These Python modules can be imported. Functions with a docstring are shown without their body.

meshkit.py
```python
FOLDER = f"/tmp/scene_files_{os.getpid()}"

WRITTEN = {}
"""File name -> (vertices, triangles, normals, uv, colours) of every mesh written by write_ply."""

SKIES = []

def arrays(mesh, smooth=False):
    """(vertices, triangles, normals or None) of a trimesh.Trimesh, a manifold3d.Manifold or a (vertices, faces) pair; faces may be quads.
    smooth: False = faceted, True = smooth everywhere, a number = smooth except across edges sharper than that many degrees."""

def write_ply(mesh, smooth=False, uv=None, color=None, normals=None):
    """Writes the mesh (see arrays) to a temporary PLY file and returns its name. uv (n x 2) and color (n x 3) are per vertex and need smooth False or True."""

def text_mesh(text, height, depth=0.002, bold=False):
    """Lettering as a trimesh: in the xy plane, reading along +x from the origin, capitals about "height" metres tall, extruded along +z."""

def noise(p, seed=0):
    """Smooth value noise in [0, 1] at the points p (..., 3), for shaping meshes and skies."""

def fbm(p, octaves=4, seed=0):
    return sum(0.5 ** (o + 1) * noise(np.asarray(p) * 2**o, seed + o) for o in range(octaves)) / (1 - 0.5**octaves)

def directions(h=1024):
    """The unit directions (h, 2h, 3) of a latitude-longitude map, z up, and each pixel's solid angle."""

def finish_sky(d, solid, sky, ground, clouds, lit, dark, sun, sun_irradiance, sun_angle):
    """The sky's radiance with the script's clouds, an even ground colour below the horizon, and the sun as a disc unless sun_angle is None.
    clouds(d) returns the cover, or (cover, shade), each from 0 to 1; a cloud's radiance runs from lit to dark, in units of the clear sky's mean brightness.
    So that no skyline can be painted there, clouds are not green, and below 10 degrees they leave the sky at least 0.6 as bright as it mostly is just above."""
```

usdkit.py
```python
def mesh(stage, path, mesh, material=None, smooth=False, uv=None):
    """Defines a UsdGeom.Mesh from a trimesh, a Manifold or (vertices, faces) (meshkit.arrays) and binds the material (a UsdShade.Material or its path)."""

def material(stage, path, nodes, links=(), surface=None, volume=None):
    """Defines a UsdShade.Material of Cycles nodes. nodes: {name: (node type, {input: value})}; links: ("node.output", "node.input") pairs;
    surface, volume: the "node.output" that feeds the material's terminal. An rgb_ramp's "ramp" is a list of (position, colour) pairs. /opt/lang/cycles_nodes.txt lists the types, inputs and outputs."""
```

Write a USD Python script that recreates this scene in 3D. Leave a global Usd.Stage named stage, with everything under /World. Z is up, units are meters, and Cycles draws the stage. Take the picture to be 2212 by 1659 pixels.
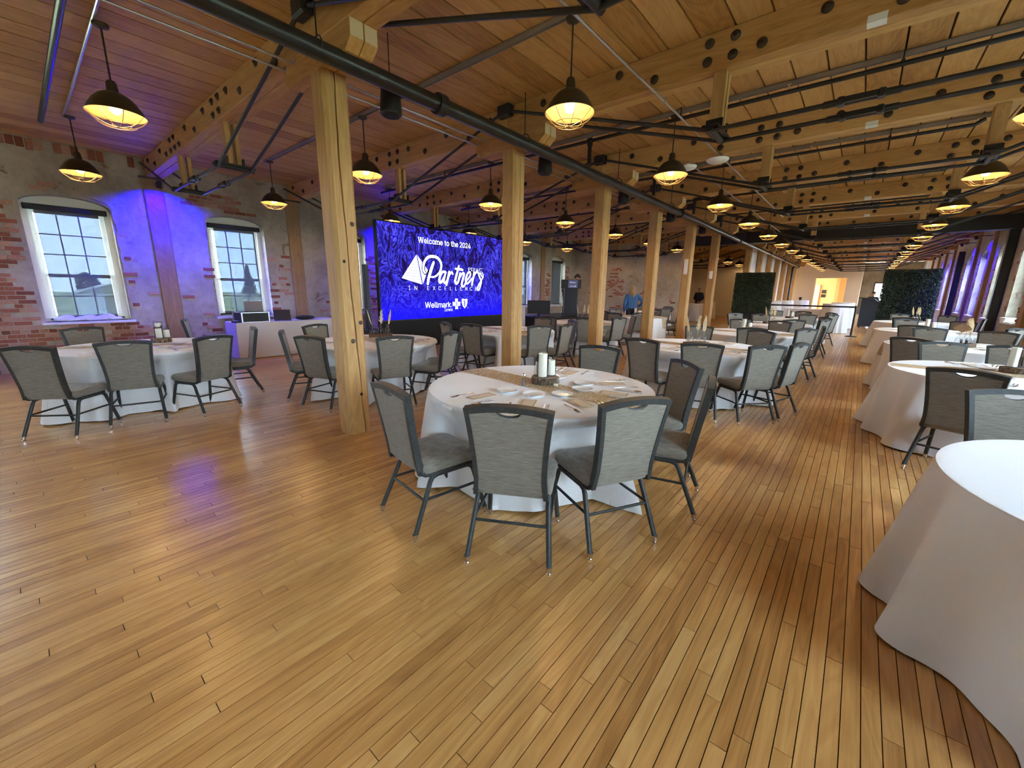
import math, random
import numpy as np, trimesh, manifold3d, shapely
from shapely import affinity
from shapely.geometry import Polygon, LineString, box as sbox, Point
from shapely.ops import unary_union
import usdkit, meshkit
from pxr import Usd, UsdGeom, UsdLux, UsdShade, Gf, Sdf, Vt
PI = math.pi
rnd = random.Random(7)
stage = Usd.Stage.CreateInMemory()
UsdGeom.SetStageUpAxis(stage, UsdGeom.Tokens.z)
UsdGeom.SetStageMetersPerUnit(stage, 1.0)
UsdGeom.Xform.Define(stage, '/World')
UsdGeom.Scope.Define(stage, '/World/Looks')

# ------------------------------------------------------------------ camera, sky, exposure
EYE = 1.50
F_PX = 880.06
YAW, PITCH, ROLL = -0.696575, 0.226270, -0.0124078
EXPOSURE = 2.15
SHADE = .15           # open share of the dark roller shades on the left windows
SKY = 9.0             # daylight outside the windows
BULB = 62.0          # emission of the pendant bulbs
BLUE = 7.0           # blue wall washers


def cam_axes():
    F = np.array([math.sin(YAW)*math.cos(PITCH), math.cos(YAW)*math.cos(PITCH), -math.sin(PITCH)])
    rt = np.array([math.cos(YAW), -math.sin(YAW), 0.0]); dn = np.cross(F, rt)
    c, s = math.cos(ROLL), math.sin(ROLL)
    return c*rt+s*dn, -s*rt+c*dn, F


RX, RY, RF = cam_axes()
cam = UsdGeom.Camera.Define(stage, '/World/camera')
m = Gf.Matrix4d(*[*map(float, RX), 0, *map(float, -RY), 0, *map(float, -RF), 0, 0, 0, EYE, 1])
cam.AddTransformOp().Set(m)
cam.CreateHorizontalApertureAttr(36.0); cam.CreateVerticalApertureAttr(27.0)
cam.CreateFocalLengthAttr(36.0*F_PX/2212.0)
cam.CreateClippingRangeAttr(Gf.Vec2f(0.05, 500))
cam.CreateExposureAttr(EXPOSURE)


def project(p):
    d = np.asarray(p, float)-[0, 0, EYE]
    z = d @ RF
    return 1106+F_PX*(d @ RX)/z, 829.5+F_PX*(d @ RY)/z, z


def ray(px, py):
    return RX*(px-1106)/F_PX+RY*(py-829.5)/F_PX+RF


dome = UsdLux.DomeLight.Define(stage, '/World/sky_dome')
dome.CreateIntensityAttr(1.0)
sky = usdkit.material(stage, '/World/Looks/sky', {
    'tc': ('texture_coordinate', {}), 'sep': ('separate_xyz', {}),
    'gr': ('rgb_ramp', {'ramp': [(0.0, (.80, .90, 1.0)), (.25, (.72, .86, 1.0)), (1.0, (.55, .75, 1.0))]}),
    'n': ('noise_texture', {'scale': 2.5, 'detail': 5}), 'nr': ('rgb_ramp', {'ramp': [(.42, (0, 0, 0)), (.66, (1, 1, 1))]}),
    'mx': ('mix_color', {'b': (.92, .96, 1.0)}), 'bg': ('background_shader', {'strength': SKY})},
    [('tc.generated', 'sep.vector'), ('sep.z', 'gr.fac'), ('tc.generated', 'n.vector'), ('n.fac', 'nr.fac'), ('nr.color', 'mx.fac'), ('gr.color', 'mx.a'), ('mx.result', 'bg.color')],
    surface='bg.background')
UsdShade.MaterialBindingAPI.Apply(dome.GetPrim()).Bind(sky)

# ------------------------------------------------------------------ naming and defining
used = {}


def numbered(parent, name):
    k = (parent, name); n = used.get(k, 0); used[k] = n+1
    return name if n == 0 else f'{name}_{n:03d}'


def path_of(p):
    return str(p.GetPath())


def tag(o, label=None, cat=None, group=None, kind=None):
    o = o.GetPrim() if hasattr(o, 'GetPrim') else o
    for k, v in (('label', label), ('category', cat), ('group', group), ('kind', kind)):
        if v: o.SetCustomDataByKey(k, v)
    return o


def setx(prim, loc, rotz=0.0, tilt=None):
    x = UsdGeom.Xformable(prim)
    ops = {op.GetOpName(): op for op in x.GetOrderedXformOps()}
    t = ops.get('xformOp:translate') or x.AddTranslateOp()
    r = ops.get('xformOp:rotateXYZ') or x.AddRotateXYZOp()
    t.Set(Gf.Vec3d(*map(float, loc)))
    a = tilt or (0, 0)
    r.Set(Gf.Vec3f(float(math.degrees(a[0])), float(math.degrees(a[1])), float(math.degrees(rotz))))


def thing(name, label=None, cat=None, loc=(0, 0, 0), rotz=0.0, group=None, kind=None, tilt=None):
    x = UsdGeom.Xform.Define(stage, '/World/'+numbered('/World', name)).GetPrim()
    setx(x, loc, rotz, tilt)
    return tag(x, label, cat, group, kind)


def obj(name, mesh, mat, parent=None, smooth=30, tone=None, label=None, kind=None):
    base = path_of(parent) if parent is not None else '/World'
    p = usdkit.mesh(stage, base+'/'+numbered(base, name), mesh, mat, smooth)
    if tone is not None:
        pv = UsdGeom.PrimvarsAPI(p)
        if np.ndim(tone) == 0:
            pv.CreatePrimvar('tone', Sdf.ValueTypeNames.FloatArray, 'vertex').Set(Vt.FloatArray.FromNumpy(np.full(len(p.GetPointsAttr().Get()), tone, np.float32)))
        else:
            pv.CreatePrimvar('tone', Sdf.ValueTypeNames.FloatArray, 'vertex').Set(Vt.FloatArray.FromNumpy(np.asarray(tone, np.float32)))
    if label or kind: tag(p, label, None, None, kind)
    return p.GetPrim()


def dup(root, loc, rotz=0.0, label=None, group=None, tilt=None):
    was = root.GetCustomData()
    name = root.GetName()
    x = UsdGeom.Xform.Define(stage, '/World/'+numbered('/World', name)).GetPrim()
    x.GetReferences().AddInternalReference(root.GetPath())
    setx(x, loc, rotz, tilt)
    tag(x, label or was.get('label'), was.get('category'), group or was.get('group'), was.get('kind'))
    x.SetInstanceable(True)
    return x


def pieces(parent, name, items, mat, limit=300, rest=None, area=None):
    """items: [(mesh (v,f), tone, weight)]. The limit heaviest become parts, the others one mesh of kind stuff."""
    items = sorted(items, key=lambda i: -i[2])
    mats = mat if isinstance(mat, (list, tuple)) else [mat]
    for k, (me, tone, w) in enumerate(items[:limit]):
        obj(name, me, mats[k % len(mats)], parent, False, tone)
    left = items[limit:]
    if left:
        vs, fs, ts, n = [], [], [], 0
        for me, tone, w in left:
            v, f = me; vs.append(v); fs.append(np.asarray(f)+n); ts.append(np.full(len(v), tone)); n += len(v)
        obj(rest or name+'_field', (np.vstack(vs), np.vstack(fs)), mats[0], parent, False, np.concatenate(ts), kind='stuff')


def in_view(p, margin=200):
    x, y, z = project(p)
    return z > 0.1 and -margin < x < 2212+margin and -margin < y < 1659+margin


# ------------------------------------------------------------------ mesh helpers
def cat(*ms):
    ms = [x for x in ms if x is not None]
    return trimesh.util.concatenate(ms)


def bx(x0, x1, y0, y1, z0, z1):
    b = trimesh.creation.box((abs(x1-x0), abs(y1-y0), abs(z1-z0))); b.apply_translation(((x0+x1)/2, (y0+y1)/2, (z0+z1)/2)); return b


QB = np.array([[0, 1, 2], [0, 2, 3], [4, 6, 5], [4, 7, 6], [0, 4, 5], [0, 5, 1], [1, 5, 6], [1, 6, 2], [2, 6, 7], [2, 7, 3], [3, 7, 4], [3, 4, 0]])


def chamfer_box(x0, x1, y0, y1, z0, z1, c=0.004):
    """A box with every edge chamfered: hull of the inset corners."""
    P = []
    for sx in (0, 1):
        for sy in (0, 1):
            for sz in (0, 1):
                p = np.array([x1 if sx else x0, y1 if sy else y0, z1 if sz else z0], float)
                d = np.array([-1 if sx else 1, -1 if sy else 1, -1 if sz else 1])*c
                for k in range(3):
                    q = p+d; q[k] = p[k]; P.append(q)
    return trimesh.convex.convex_hull(np.array(P))


def tube(pts, r, n=10, closed=False, caps=True):
    """Round tube along a polyline with mitred joints."""
    P = np.asarray(pts, float); N = len(P)
    T = np.zeros_like(P)
    for i in range(N):
        a = P[i]-P[i-1] if (i > 0 or closed) else P[1]-P[0]
        b = P[(i+1) % N]-P[i] if (i < N-1 or closed) else P[-1]-P[-2]
        a = a/np.linalg.norm(a); b = b/np.linalg.norm(b); t = a+b
        T[i] = t/np.linalg.norm(t) if np.linalg.norm(t) > 1e-6 else a
    u = np.cross(T[0], [0, 0, 1.0])
    if np.linalg.norm(u) < 1e-3: u = np.cross(T[0], [1.0, 0, 0])
    u /= np.linalg.norm(u)
    rr = np.broadcast_to(r, (N,)); V = []
    ang = np.arange(n)/n*2*PI
    for i in range(N):
        u = u-T[i]*(u @ T[i]); u /= np.linalg.norm(u); w = np.cross(T[i], u)
        if 0 < i < N-1 or closed:
            b = P[(i+1) % N]-P[i]; b = b/np.linalg.norm(b); k = 1/max(.35, abs(b @ T[i]))
        else: k = 1.0
        if k > 1.001:
            b2 = b-T[i]*(b @ T[i]); b2 /= np.linalg.norm(b2)
            ring = []
            for a in ang:
                o = math.cos(a)*u+math.sin(a)*w; o = o+b2*(o @ b2)*(k-1); ring.append(P[i]+rr[i]*o)
            V.append(ring)
        else:
            V.append([P[i]+rr[i]*(math.cos(a)*u+math.sin(a)*w) for a in ang])
    V = np.array(V).reshape(-1, 3); Fs = []
    for i in range(N if closed else N-1):
        j = (i+1) % N
        for k in range(n):
            a, b, c, d = i*n+k, i*n+(k+1) % n, j*n+(k+1) % n, j*n+k
            Fs += [[a, b, c], [a, c, d]]
    if caps and not closed:
        c0, c1 = len(V), len(V)+1; V = np.vstack([V, P[0], P[-1]])
        for k in range(n):
            Fs.append([c0, (k+1) % n, k]); Fs.append([c1, (N-1)*n+k, (N-1)*n+(k+1) % n])
    me = trimesh.Trimesh(V, np.array(Fs), process=False)
    if me.volume < 0: me.invert()
    return me


def sqbar(a, b, w, d=None, up=(0, 0, 1)):
    """Rectangular bar from a to b: w across, d along up."""
    a, b = np.asarray(a, float), np.asarray(b, float); d = d or w
    t = b-a; L = np.linalg.norm(t); t /= L
    s = np.cross(t, up)
    if np.linalg.norm(s) < 1e-3: s = np.cross(t, (1, 0, 0))
    s /= np.linalg.norm(s); u = np.cross(s, t)
    m_ = chamfer_box(-w/2, w/2, -d/2, d/2, 0, L, min(w, d)*.12)
    M = np.eye(4); M[:3, 0] = s; M[:3, 1] = u; M[:3, 2] = t; M[:3, 3] = a
    if np.linalg.det(M[:3, :3]) < 0: M[:3, 0] *= -1
    m_.apply_transform(M); return m_


def lathe(prof, n=24, closed=False):
    """prof: [(r, z)]; a surface of revolution about z (thin shells: give inner and outer)."""
    P = np.asarray(prof, float); V, Fs = [], []
    for r, z in P:
        for k in range(n):
            a = 2*PI*k/n; V.append((r*math.cos(a), r*math.sin(a), z))
    L = len(P)
    for i in range(L if closed else L-1):
        j = (i+1) % L
        for k in range(n):
            a, b, c, d = i*n+k, i*n+(k+1) % n, j*n+(k+1) % n, j*n+k
            Fs += [[a, b, c], [a, c, d]]
    me = trimesh.Trimesh(np.array(V), np.array(Fs), process=False)
    me.merge_vertices(); me.update_faces(me.nondegenerate_faces()); me.remove_unreferenced_vertices()
    return me


def prism(poly, h0, h1):
    """shapely polygon(s) in xy extruded from h0 to h1."""
    ms = []
    for g in getattr(poly, 'geoms', [poly]):
        if g.is_empty or g.area < 1e-9: continue
        e = trimesh.creation.extrude_polygon(g, h1-h0, engine='earcut'); e.apply_translation((0, 0, h0)); ms.append(e)
    return trimesh.util.concatenate(ms) if ms else None


def xf(me, R=None, t=(0, 0, 0), s=None):
    me = me.copy()
    if s is not None: me.apply_scale(s)
    if R is not None:
        M = np.eye(4); M[:3, :3] = R; me.apply_transform(M)
        if np.linalg.det(R) < 0: me.invert()
    me.apply_translation(t); return me


def rotz(a): c, s = math.cos(a), math.sin(a); return np.array([[c, -s, 0], [s, c, 0], [0, 0, 1.0]])
def rotx(a): c, s = math.cos(a), math.sin(a); return np.array([[1.0, 0, 0], [0, c, -s], [0, s, c]])
def roty(a): c, s = math.cos(a), math.sin(a); return np.array([[c, 0, s], [0, 1.0, 0], [-s, 0, c]])


YZ_IN = np.array([[0, 0, 1.0], [1.0, 0, 0], [0, 1.0, 0]])   # (a,b,c) -> (x=c, y=a, z=b)
XZ_IN = np.array([[1.0, 0, 0], [0, 0, -1.0], [0, 1.0, 0]])  # (a,b,c) -> (x=a, y=-c, z=b)

# ------------------------------------------------------------------ materials
MAT = {}


def mat(name, nodes, links=(), surface='p.BSDF'):
    MAT[name] = usdkit.material(stage, '/World/Looks/'+name, nodes, links, surface=surface); return MAT[name]


def plain(name, col, rough=.5, metal=0.0, **kw):
    return mat(name, {'p': ('principled_bsdf', {'base_color': col, 'roughness': rough, 'metallic': metal, **kw})})


def wood(name, ramp, axis='y', rough=.5, along=1.0, across=22.0, tonal=.55, knots=True, coat=0.0, bump=.15, obj_space=False, attr=True):
    sc = {'x': (along, across, across), 'y': (across, along, across), 'z': (across, across, along)}[axis]
    k2 = {'x': (.35, 2.2, 2.2), 'y': (2.2, .35, 2.2), 'z': (2.2, 2.2, .35)}[axis]
    src = 'tc.object' if obj_space else 'g.position'
    nodes = {'g': ('geometry', {}), 'tc': ('texture_coordinate', {}), 'a': ('attribute', {'attribute': 'tone'}), 'oi': ('object_info', {}),
             'off': ('vector_math', {'math_type': 'scale', 'vector1': (37.1, 91.7, 53.3)}), 'add': ('vector_math', {'math_type': 'add'}),
             'm': ('mapping', {'scale': sc}), 'n': ('noise_texture', {'scale': 1.0, 'detail': 6, 'roughness': .62, 'distortion': .6}),
             'm2': ('mapping', {'scale': k2}), 'n2': ('noise_texture', {'scale': 1.6, 'detail': 3, 'distortion': 1.4}),
             'w': ('math', {'math_type': 'multiply', 'value2': 9.0}), 'fr': ('math', {'math_type': 'fraction'}), 'pp': ('math', {'math_type': 'pingpong', 'value2': .5}),
             's1': ('math', {'math_type': 'multiply', 'value2': .55}), 's2': ('math', {'math_type': 'multiply', 'value2': .35}), 's3': ('math', {'math_type': 'multiply', 'value2': tonal}),
             'sum': ('math', {'math_type': 'add'}), 'sum2': ('math', {'math_type': 'add'}), 'bias': ('math', {'math_type': 'add', 'value2': .10-tonal/2}),
             'r': ('rgb_ramp', {'ramp': ramp}), 'b': ('bump', {'strength': bump, 'distance': .004}),
             'p': ('principled_bsdf', {'roughness': rough, 'coat_weight': coat, 'coat_roughness': .22})}
    links = [(src, 'add.vector1'), ('off.vector', 'add.vector2'), ('add.vector', 'm.vector'), ('m.vector', 'n.vector'), ('add.vector', 'm2.vector'), ('m2.vector', 'n2.vector'),
             ('n2.fac', 'w.value1'), ('w.value', 'pp.value1'), ('n.fac', 's1.value1'), ('pp.value', 's2.value1'), ('s1.value', 'sum.value1'), ('s2.value', 'sum.value2'),
             ('s3.value', 'sum2.value2'), ('sum.value', 'sum2.value1'), ('sum2.value', 'bias.value1'), ('bias.value', 'r.fac'), ('r.color', 'p.base_color'), ('n.fac', 'b.height'), ('b.normal', 'p.normal')]
    t = 'a.fac' if attr else 'oi.random'
    links += [(t, 'off.scale'), (t, 's3.value1')]
    return mat(name, nodes, links)


wood('floor_oak', [(.0, (.19, .075, .018)), (.28, (.40, .185, .052)), (.55, (.55, .285, .088)), (.8, (.65, .38, .135)), (1, (.72, .47, .20))], 'y', .30, 1.3, 60, .34, coat=.25, bump=.05)
wood('ceiling_pine', [(.0, (.22, .09, .02)), (.3, (.46, .23, .062)), (.6, (.60, .335, .105)), (1, (.68, .42, .16))], 'y', .6, .8, 20, .40)
wood('beam_fir', [(.0, (.22, .09, .022)), (.3, (.46, .235, .066)), (.6, (.60, .345, .115)), (1, (.68, .44, .17))], 'x', .6, .8, 22, .25, obj_space=True, attr=False)
wood('post_fir', [(.0, (.19, .085, .024)), (.3, (.39, .21, .068)), (.6, (.54, .32, .115)), (1, (.64, .42, .18))], 'z', .6, .7, 20, .25, obj_space=True, attr=False)
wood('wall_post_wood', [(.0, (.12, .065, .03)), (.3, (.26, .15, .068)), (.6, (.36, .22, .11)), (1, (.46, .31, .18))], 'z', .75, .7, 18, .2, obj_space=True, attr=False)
plain('crack_dark', (.03, .016, .008), .9)
plain('gap_dark', (.035, .018, .008), .9)
plain('black_steel', (.016, .016, .017), .42)
plain('black_pipe', (.018, .019, .020), .30)
plain('rod_steel', (.022, .020, .019), .38)
plain('bolt_iron', (.07, .05, .036), .45, .6)
plain('galvanised', (.62, .62, .63), .28, .95)
plain('strut_channel', (.40, .37, .34), .45, .5)
plain('chrome', (.75, .75, .76), .14, 1.0)
plain('white_paint', (.78, .77, .73), .5)
plain('white_plastic', (.85, .85, .84), .35)
plain('black_plastic', (.012, .012, .014), .45)
plain('black_fabric', (.010, .010, .011), .85)
plain('end_grain', (.58, .44, .27), .8)
plain('paint_patch', (.80, .80, .76), .7)
plain('shade_black', (.010, .010, .011), .6)


def plaster(name, c0, c1, c2, dirt):
    return mat(name, {'g': ('geometry', {}), 'n': ('noise_texture', {'scale': 1.1, 'detail': 7, 'roughness': .62}), 'n2': ('noise_texture', {'scale': 9.0, 'detail': 5, 'roughness': .7}),
                      'n3': ('noise_texture', {'scale': 2.6, 'detail': 8, 'roughness': .72, 'distortion': .8}),
                      'r': ('rgb_ramp', {'ramp': [(.3, c0), (.5, c1), (.7, c2)]}), 'r3': ('rgb_ramp', {'ramp': [(.60, (0, 0, 0)), (.66, (1, 1, 1))]}),
                      'mx': ('mix_color', {'b': dirt}), 'mul': ('mix_color', {'blend_type': 'multiply', 'fac': .45}), 'r2': ('rgb_ramp', {'ramp': [(.3, (.62, .6, .57)), (.6, (1, 1, 1))]}),
                      'b': ('bump', {'strength': .5, 'distance': .02}), 'p': ('principled_bsdf', {'roughness': .85})},
               [('g.position', 'n.vector'), ('g.position', 'n2.vector'), ('g.position', 'n3.vector'), ('n.fac', 'r.fac'), ('n3.fac', 'r3.fac'), ('r3.color', 'mx.fac'), ('r.color', 'mx.a'),
                ('mx.result', 'mul.a'), ('n2.fac', 'r2.fac'), ('r2.color', 'mul.b'), ('mul.result', 'p.base_color'), ('n2.fac', 'b.height'), ('b.normal', 'p.normal')])


plaster('old_plaster', (.29, .245, .195), (.40, .35, .285), (.52, .47, .40), (.22, .14, .10))
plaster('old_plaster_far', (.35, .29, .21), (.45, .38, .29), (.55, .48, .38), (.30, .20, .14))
mat('brick_red', {'a': ('attribute', {'attribute': 'tone'}), 'g': ('geometry', {}), 'n': ('noise_texture', {'scale': 30, 'detail': 5}), 's': ('math', {'math_type': 'add'}), 'h': ('math', {'math_type': 'multiply', 'value2': .5}),
                  'r': ('rgb_ramp', {'ramp': [(.1, (.13, .045, .03)), (.4, (.24, .075, .045)), (.7, (.33, .12, .075)), (1, (.44, .26, .19))]}), 'p': ('principled_bsdf', {'roughness': .9})},
    [('g.position', 'n.vector'), ('n.fac', 'h.value1'), ('a.fac', 's.value1'), ('h.value', 's.value2'), ('s.value', 'r.fac'), ('r.color', 'p.base_color')])
plain('drywall_cream', (.66, .56, .40), .8)
plain('drywall_white', (.82, .80, .76), .8)
plain('hall_tan', (.60, .40, .17), .8)
mat('window_glass', {'t': ('transparent_bsdf', {'color': (.86, .93, .97)}), 'gl': ('glossy_bsdf', {'roughness': .03, 'color': (1, 1, 1)}), 'f': ('fresnel', {'IOR': 1.25}), 'm': ('mix_closure', {})},
    [('f.fac', 'm.fac'), ('t.BSDF', 'm.closure1'), ('gl.BSDF', 'm.closure2')], 'm.closure')
mat('screen_shade', {'t': ('transparent_bsdf', {'color': (SHADE*.9, SHADE*1.0, SHADE*1.06)}), 'd': ('diffuse_bsdf', {'color': (.10, .10, .10)}), 'm': ('add_closure', {})},
    [('t.BSDF', 'm.closure1'), ('d.BSDF', 'm.closure2')], 'm.closure')
mat('clear_glass', {'t': ('transparent_bsdf', {'color': (.97, .98, .98)}), 'gl': ('glossy_bsdf', {'roughness': .02}), 'f': ('layer_weight', {'blend': .5}), 'pw': ('math', {'math_type': 'power', 'value2': 3.5}), 'ad': ('math', {'math_type': 'multiply_add', 'value2': .6, 'value3': .04}), 'm': ('mix_closure', {})},
    [('f.facing', 'pw.value1'), ('pw.value', 'ad.value1'), ('ad.value', 'm.fac'), ('t.BSDF', 'm.closure1'), ('gl.BSDF', 'm.closure2')], 'm.closure')
plain('shade_bronze', (.075, .060, .038), .38, .55)
plain('shade_inner', (.26, .18, .085), .42, .3)
plain('cage_wire', (.36, .27, .15), .35, .8)
mat('bulb', {'p': ('emission', {'color': (1.0, .62, .26), 'strength': BULB})}, surface='p.emission')
M_ = MAT

# ------------------------------------------------------------------ the room
XL, XR, Y0, Y1 = -11.0, 3.0, -5.0, 36.5
BAY, C0 = 2.603, 2.13
COL = [C0+BAY*i for i in range(-2, 14)]          # lines of posts and beams; COL[2] is the first post in view
CX = -3.98                                         # the row of posts
ZC, ZB, BW = 3.87, 3.555, .25                     # ceiling underside, beam underside, beam width
HOLEW, SILL, SPRING, ARCH = 1.12, .84, 2.86, .16


def build_floor():
    fl = thing('floor', kind='structure')
    obj('subfloor', bx(XL-.4, XR+.4, Y0-.3, Y1+6, -.12, -.008), M_['gap_dark'], fl, False)
    W = .0573; items = []
    r = random.Random(3)
    y_end = Y1+5.8
    n = int((XR-XL)/W)+1
    for i in range(n):
        x0 = XL+i*W; x1 = min(x0+W-.0011, XR)
        y = Y0+r.uniform(-1.2, 0)
        while y < y_end:
            L = r.choice((.45, .7, .9, 1.1, 1.4, 1.8, 2.2))*r.uniform(.85, 1.15)
            a, b = max(y, Y0), min(y+L-.0012, y_end); y += L
            if b-a < .05: continue
            z = r.uniform(-.0005, 0)
            c = .0012
            V = np.array([[x0+c, a+c, z], [x1-c, a+c, z], [x1-c, b-c, z], [x0+c, b-c, z], [x0, a, -.009], [x1, a, -.009], [x1, b, -.009], [x0, b, -.009]])
            Fc = np.array([[0, 1, 2], [0, 2, 3], [4, 5, 1], [4, 1, 0], [5, 6, 2], [5, 2, 1], [6, 7, 3], [6, 3, 2], [7, 4, 0], [7, 0, 3]])
            mid = ((x0+x1)/2, (a+b)/2, 0)
            w = 0
            if in_view(mid, 150):
                d = math.dist(mid, (0, 0, EYE)); w = (b-a)/d**3
            items.append(((V, Fc), r.random(), w))
    pieces(fl, 'floorboard', items, M_['floor_oak'], 300, 'floorboard_field')


def build_ceiling():
    ce = thing('ceiling', kind='structure')
    obj('roof_deck', bx(XL-.4, XR+.4, Y0-.3, Y1+6, ZC+.03, ZC+.25), M_['gap_dark'], ce, False)
    W = .303; items = []; r = random.Random(5)
    n = int((XR-XL)/W)+1
    for i in range(n):
        x0 = XL+.05+i*W; x1 = min(x0+W-.011, XR)
        k = -3 if i % 2 else -2
        y = C0+BAY*k
        while y < Y1+5.8:
            a, b = max(y, Y0), min(y+2*BAY-.003, Y1+5.8); y += 2*BAY
            if b-a < .1: continue
            z = ZC+r.uniform(0, .004); c = .004
            V = np.array([[x0+c, a+c, z], [x1-c, a+c, z], [x1-c, b-c, z], [x0+c, b-c, z], [x0, a, ZC+.03], [x1, a, ZC+.03], [x1, b, ZC+.03], [x0, b, ZC+.03]])
            Fc = np.array([[0, 2, 1], [0, 3, 2], [4, 1, 5], [4, 0, 1], [5, 2, 6], [5, 1, 2], [6, 3, 7], [6, 2, 3], [7, 0, 4], [7, 3, 0]])
            d = math.dist(((x0+x1)/2, (a+b)/2, ZC), (0, 0, EYE))
            items.append(((V, Fc), r.random(), 1/d if in_view(((x0+x1)/2, (a+b)/2, ZC), 900) else 0))
    pieces(ce, 'ceiling_plank', items, M_['ceiling_pine'], 300, 'ceiling_plank_field')


def opening(y, w=HOLEW, sill=SILL, spring=SPRING, arch=ARCH, grow=0.0):
    """Window opening with a segmental arch, in (y, z)."""
    h = w/2+grow
    top = [(y+h*math.cos(t), spring+grow+arch*math.sin(t)) for t in np.linspace(0, PI, 13)]
    return Polygon([(y-h, sill-grow), (y+h, sill-grow)]+top)


WIN_Y = [C0+BAY*(i+.5) for i in range(-3, 13)]


def jag(poly, amp, seed, step=.09):
    """Rough plaster edge."""
    b = poly.exterior; n = max(8, int(b.length/step)); out = []
    for i in range(n):
        p = b.interpolate(i/n, True)
        q = meshkit.noise(np.array([[p.x*7, p.y*7, seed]]))[0]-.5
        q2 = meshkit.noise(np.array([[p.x*7, p.y*7, seed+9.5]]))[0]-.5
        out.append((p.x+amp*q, p.y+amp*q2))
    return Polygon(out).buffer(0)


def bricks_in(zone, seed, miss=.12):
    """Bricks whose centre falls in zone (y, z polygon)."""
    r = random.Random(seed); out = []
    y0, z0, y1, z1 = zone.bounds; H, L = .073, .215
    for row in range(int(z0/H), int(z1/H)+1):
        header = row % 6 == 3
        l = L/2 if header else L
        for k in range(int(y0/l)-1, int(y1/l)+2):
            ya = k*l+(row % 2)*l/2; za = row*H
            if not zone.contains(Point(ya+l/2, za+H/2)) or r.random() < miss: continue
            out.append((ya+.006, ya+l-.006, za+.006, za+H-.006, r.uniform(.0, .9), r.uniform(.004, .012)))
    return out


def wall_bricks(parent, rows, to3, wgt, limit=300):
    items = []
    for (a0, a1, z0, z1, tone, d) in rows:
        c = .004
        V = [to3(a, z, 0) for a, z in ((a0, z0), (a1, z0), (a1, z1), (a0, z1))]+[to3(a, z, d) for a, z in ((a0+c, z0+c), (a1-c, z0+c), (a1-c, z1-c), (a0+c, z1-c))]
        Fc = np.array([[4, 5, 6], [4, 6, 7], [0, 1, 5], [0, 5, 4], [1, 2, 6], [1, 6, 5], [2, 3, 7], [2, 7, 6], [3, 0, 4], [3, 4, 7]])
        items.append(((np.array(V), Fc), tone, wgt(V[0])))
    pieces(parent, 'brick', items, M_['brick_red'], limit, 'brick_field')


def wgt(p):
    return 1/math.dist(p, (0, 0, EYE)) if in_view(p, 60) else 0


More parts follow.
